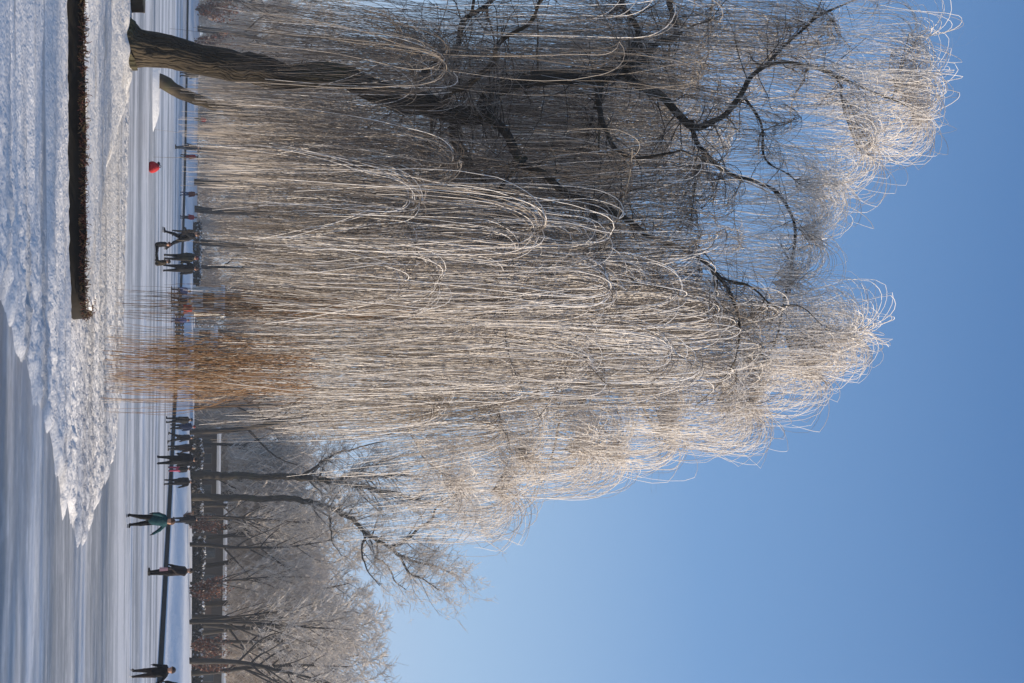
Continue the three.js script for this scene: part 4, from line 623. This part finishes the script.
person('walker in charcoal striding beside another walker on the ice', { at: [6.2, 0, -82.5], turn: 2.2, h: 1.66, hair: [.03, .02, .012], jacket: [.025, .024, .026], pose: [{ f: .3, k: .1 }, { f: -.25, k: .25 }], coat: .1 });
person('walker in brown-black jacket beside the walker in charcoal', { at: [6.95, 0, -83.8], turn: 2.5, h: 1.75, jacket: [.03, .018, .015], hair: [.25, .2, .15], coat: .1 });
person('small child in black standing alone by the slatted fence', { at: [.71, 0, -75.7], turn: .4, h: 1.28, kid: .7, hat: DK, lean: .2 });
person('skater in black striding with legs wide apart', { at: [-4.8, 0, -64.4], turn: -1.2, h: 1.85, jacket: DK, legs: DK, hair: [.04, .02, .012], lean: .3, skates: 1, pose: [{ f: .45, out: .12, k: .2 }, { f: -.4, out: .1, k: .3 }], arms: [{ f: -.4, out: .3, el: .2 }, { f: .6, out: .2, el: .6 }] });
const kidsOnIce = 'dark-clad child sitting on the ice';
person(kidsOnIce + ' with back to the striding skater', { at: [-3.75, 0, -53.9], turn: 1.4, h: 1.05, kid: .9, seat: .1, hat: [.06, .015, .012], lean: -.1, sit: 1 });
person(kidsOnIce + ' facing the other seated child', { at: [-3.0, 0, -54.1], turn: -1.4, h: 1.05, kid: .9, seat: .1, hat: DK, lean: .2, sit: 1, jacket: [.03, .022, .012] });
person('adult in dark olive jacket of a couple standing close together', { at: [-4.15, 0, -68.6], turn: 2.7, h: 1.76, jacket: [.018, .02, .014], hat: [.08, .02, .02] });
person('broad adult in black of a couple standing close together', { at: [-3.5, 0, -66.9], turn: Math.PI, h: 1.78, coat: .12, hair: [.05, .02, .015], arms: [{ out: .2 }, { out: .45, el: .4 }] });
person('person in a blue jacket sitting low at the edge of the ice', { at: [-3.15, 0, -88.4], turn: .3, h: 1.6, jacket: [.03, .07, .19], legs: NAVY, hair: [.04, .03, .02], seat: .3, lean: .3, sit: 2 });
person('person in dark navy sitting beside the one in a blue jacket', { at: [-2.4, 0, -88.4], turn: -.2, h: 1.55, jacket: NAVY, legs: DK, scarf: [.5, .4, .04], hat: [.45, .36, .05], seat: .3, lean: .3, sit: 2 });
person('person in a bright red jacket standing at the slatted fence', { at: [-1.95, 0, -89.1], turn: .2, h: 1.66, jacket: [.42, .02, .015], legs: DK, hair: [.03, .02, .015] });
person('person in blue-grey jacket standing before the far snow bank', { at: [-13.95, 0, -97.3], turn: -.8, h: 1.88, jacket: [.03, .04, .055], legs: [.06, .07, .085], hat: [.03, .035, .045], coat: .1 });
person('child in jeans and a brown-red jacket at the foot of the far bank', { at: [-14.1, 0, -130], turn: .6, h: 1.68, kid: .3, jacket: [.14, .03, .02], legs: [.04, .07, .15], hair: [.04, .025, .015] });
person('child in a crimson jacket and dark trousers at the foot of the far bank', { at: [-11.9, 0, -131], turn: -.4, h: 1.62, kid: .3, jacket: [.33, .015, .025], legs: NAVY, hair: [.03, .02, .015] });
person('person in black standing behind the willow trunk on the ice', { at: [-23.4, 0, -118], turn: 1, h: 1.9, coat: .3, hat: DK });
person('person in a red jacket high on the far bank behind the willow', { at: [-28.2, onBank(-28.2, -171), -171], turn: 0, h: 1.7, jacket: [.45, .025, .02], legs: DK, hair: [.03, .02, .015] });
person('adult in dark brown standing behind the striding skater', { at: [-7.1, 0, -90], turn: .5, h: 1.75, jacket: [.03, .016, .01], hair: [.03, .02, .014], coat: .1 });
person('walker in a dark blue anorak and red cap near the slatted fence', { at: [6.1, 0, -91], turn: 2.9, h: 1.72, jacket: [.012, .022, .06], legs: DK, hat: [.2, .03, .03], coat: .1 });
person('child in a blue snowsuit by the person in a bright red jacket', { at: [-1.2, 0, -90.5], turn: .3, h: 1.2, kid: .7, jacket: [.02, .05, .2], legs: [.02, .05, .18], hat: [.4, .05, .05] });
person('person in a red coat walking beside the child in jeans', { at: [-17.5, 0, -128], turn: 1, h: 1.7, jacket: [.3, .02, .02], hair: [.03, .02, .014], coat: .25 });
person('walker in a black hooded coat behind the man in the long black coat', { at: [7.75, 0, -84], turn: 2.8, h: 1.72, coat: .3, hat: DK });
{ // carried bag
  const q = man.hand.clone().applyAxisAngle(V(0, 1, 0), man.T.rotation.y).add(man.T.position), b = thing('shoulder_bag', 'pale pink cloth bag hanging from the hand of the man in black', 'bag', [q.x, q.y - .48, q.z], leftT);
  const g = new THREE.BoxGeometry(.3, .3, .11, 6, 6, 3); { const p = g.attributes.position; for (let i = 0; i < p.count; i++) { const x = p.getX(i), y = p.getY(i); p.setZ(i, p.getZ(i) * (1.15 - 2.4 * Math.abs(x) - .8 * y)); p.setX(i, x * (1 - .35 * (y + .15))); } } g.computeVertexNormals(); g.translate(0, .17, 0); mesh('pouch', g, std([.52, .27, .27], .9), b);
  const h = new THREE.TorusGeometry(.09, .009, 6, 16, Math.PI); h.scale(1, 1.8, 1); h.translate(0, .32, 0); mesh('handle', h, std([.1, .06, .06]), b);
}
{ // sledge that the two seated people use
  const S = thing('sledge', 'wooden sledge under the two people sitting at the edge of the ice', 'sledge', [-2.78, 0, -88.45], 0), m = std([.12, .075, .04], .8);
  for (const z of [-.16, .16]) { const g = new THREE.BoxGeometry(1.25, .05, .035, 12, 1, 1), p = g.attributes.position; for (let i = 0; i < p.count; i++) p.setY(i, p.getY(i) + .18 * Math.pow(Math.max(0, p.getX(i) - .35) / .28, 2) * .5); g.translate(0, .03, z); g.computeVertexNormals(); mesh('runner', g, m, S); for (const x of [-.4, .3]) mesh('strut', boxAt(.04, .16, .03, x, .13, z), m, S); }
  for (let k = 0; k < 4; k++) mesh('slat', boxAt(1.1, .02, .075, -.05, .225, -.15 + k * .1), m, S);
}
{ // red bag on the ice
  const b = thing('red_bag', 'bright red bag with a black top lying on the ice', 'bag', [-5.91, 0, -46.3], -.5); b.scale.set(.78, .8, .78);
  const g = new THREE.SphereGeometry(.26, 18, 12); { const p = g.attributes.position; for (let i = 0; i < p.count; i++) { const x = p.getX(i), y = p.getY(i), z = p.getZ(i), n = 1 + .22 * (noise(x * 9, y * 9, z * 9) - .5); p.setXYZ(i, x * n * (1.05 - y * 1.3), Math.max(-.2, y * n * .95), z * n * .75); } } g.computeVertexNormals(); g.translate(0, .2, 0); mesh('pouch', g, std([.40, .015, .018], .85), b);
  const f = new THREE.SphereGeometry(.11, 12, 8); f.scale(1, .6, .9); f.translate(-.16, .40, .02); mesh('flap', f, std([.02, .018, .018]), b);
  const s = new THREE.TorusGeometry(.08, .014, 6, 14, Math.PI); s.translate(-.05, .42, 0); mesh('strap', s, std([.03, .02, .02]), b);
}
scene.fog = new THREE.FogExp2(new THREE.Color(.80, .86, .95), .0007);
renderer.render(scene, camera);
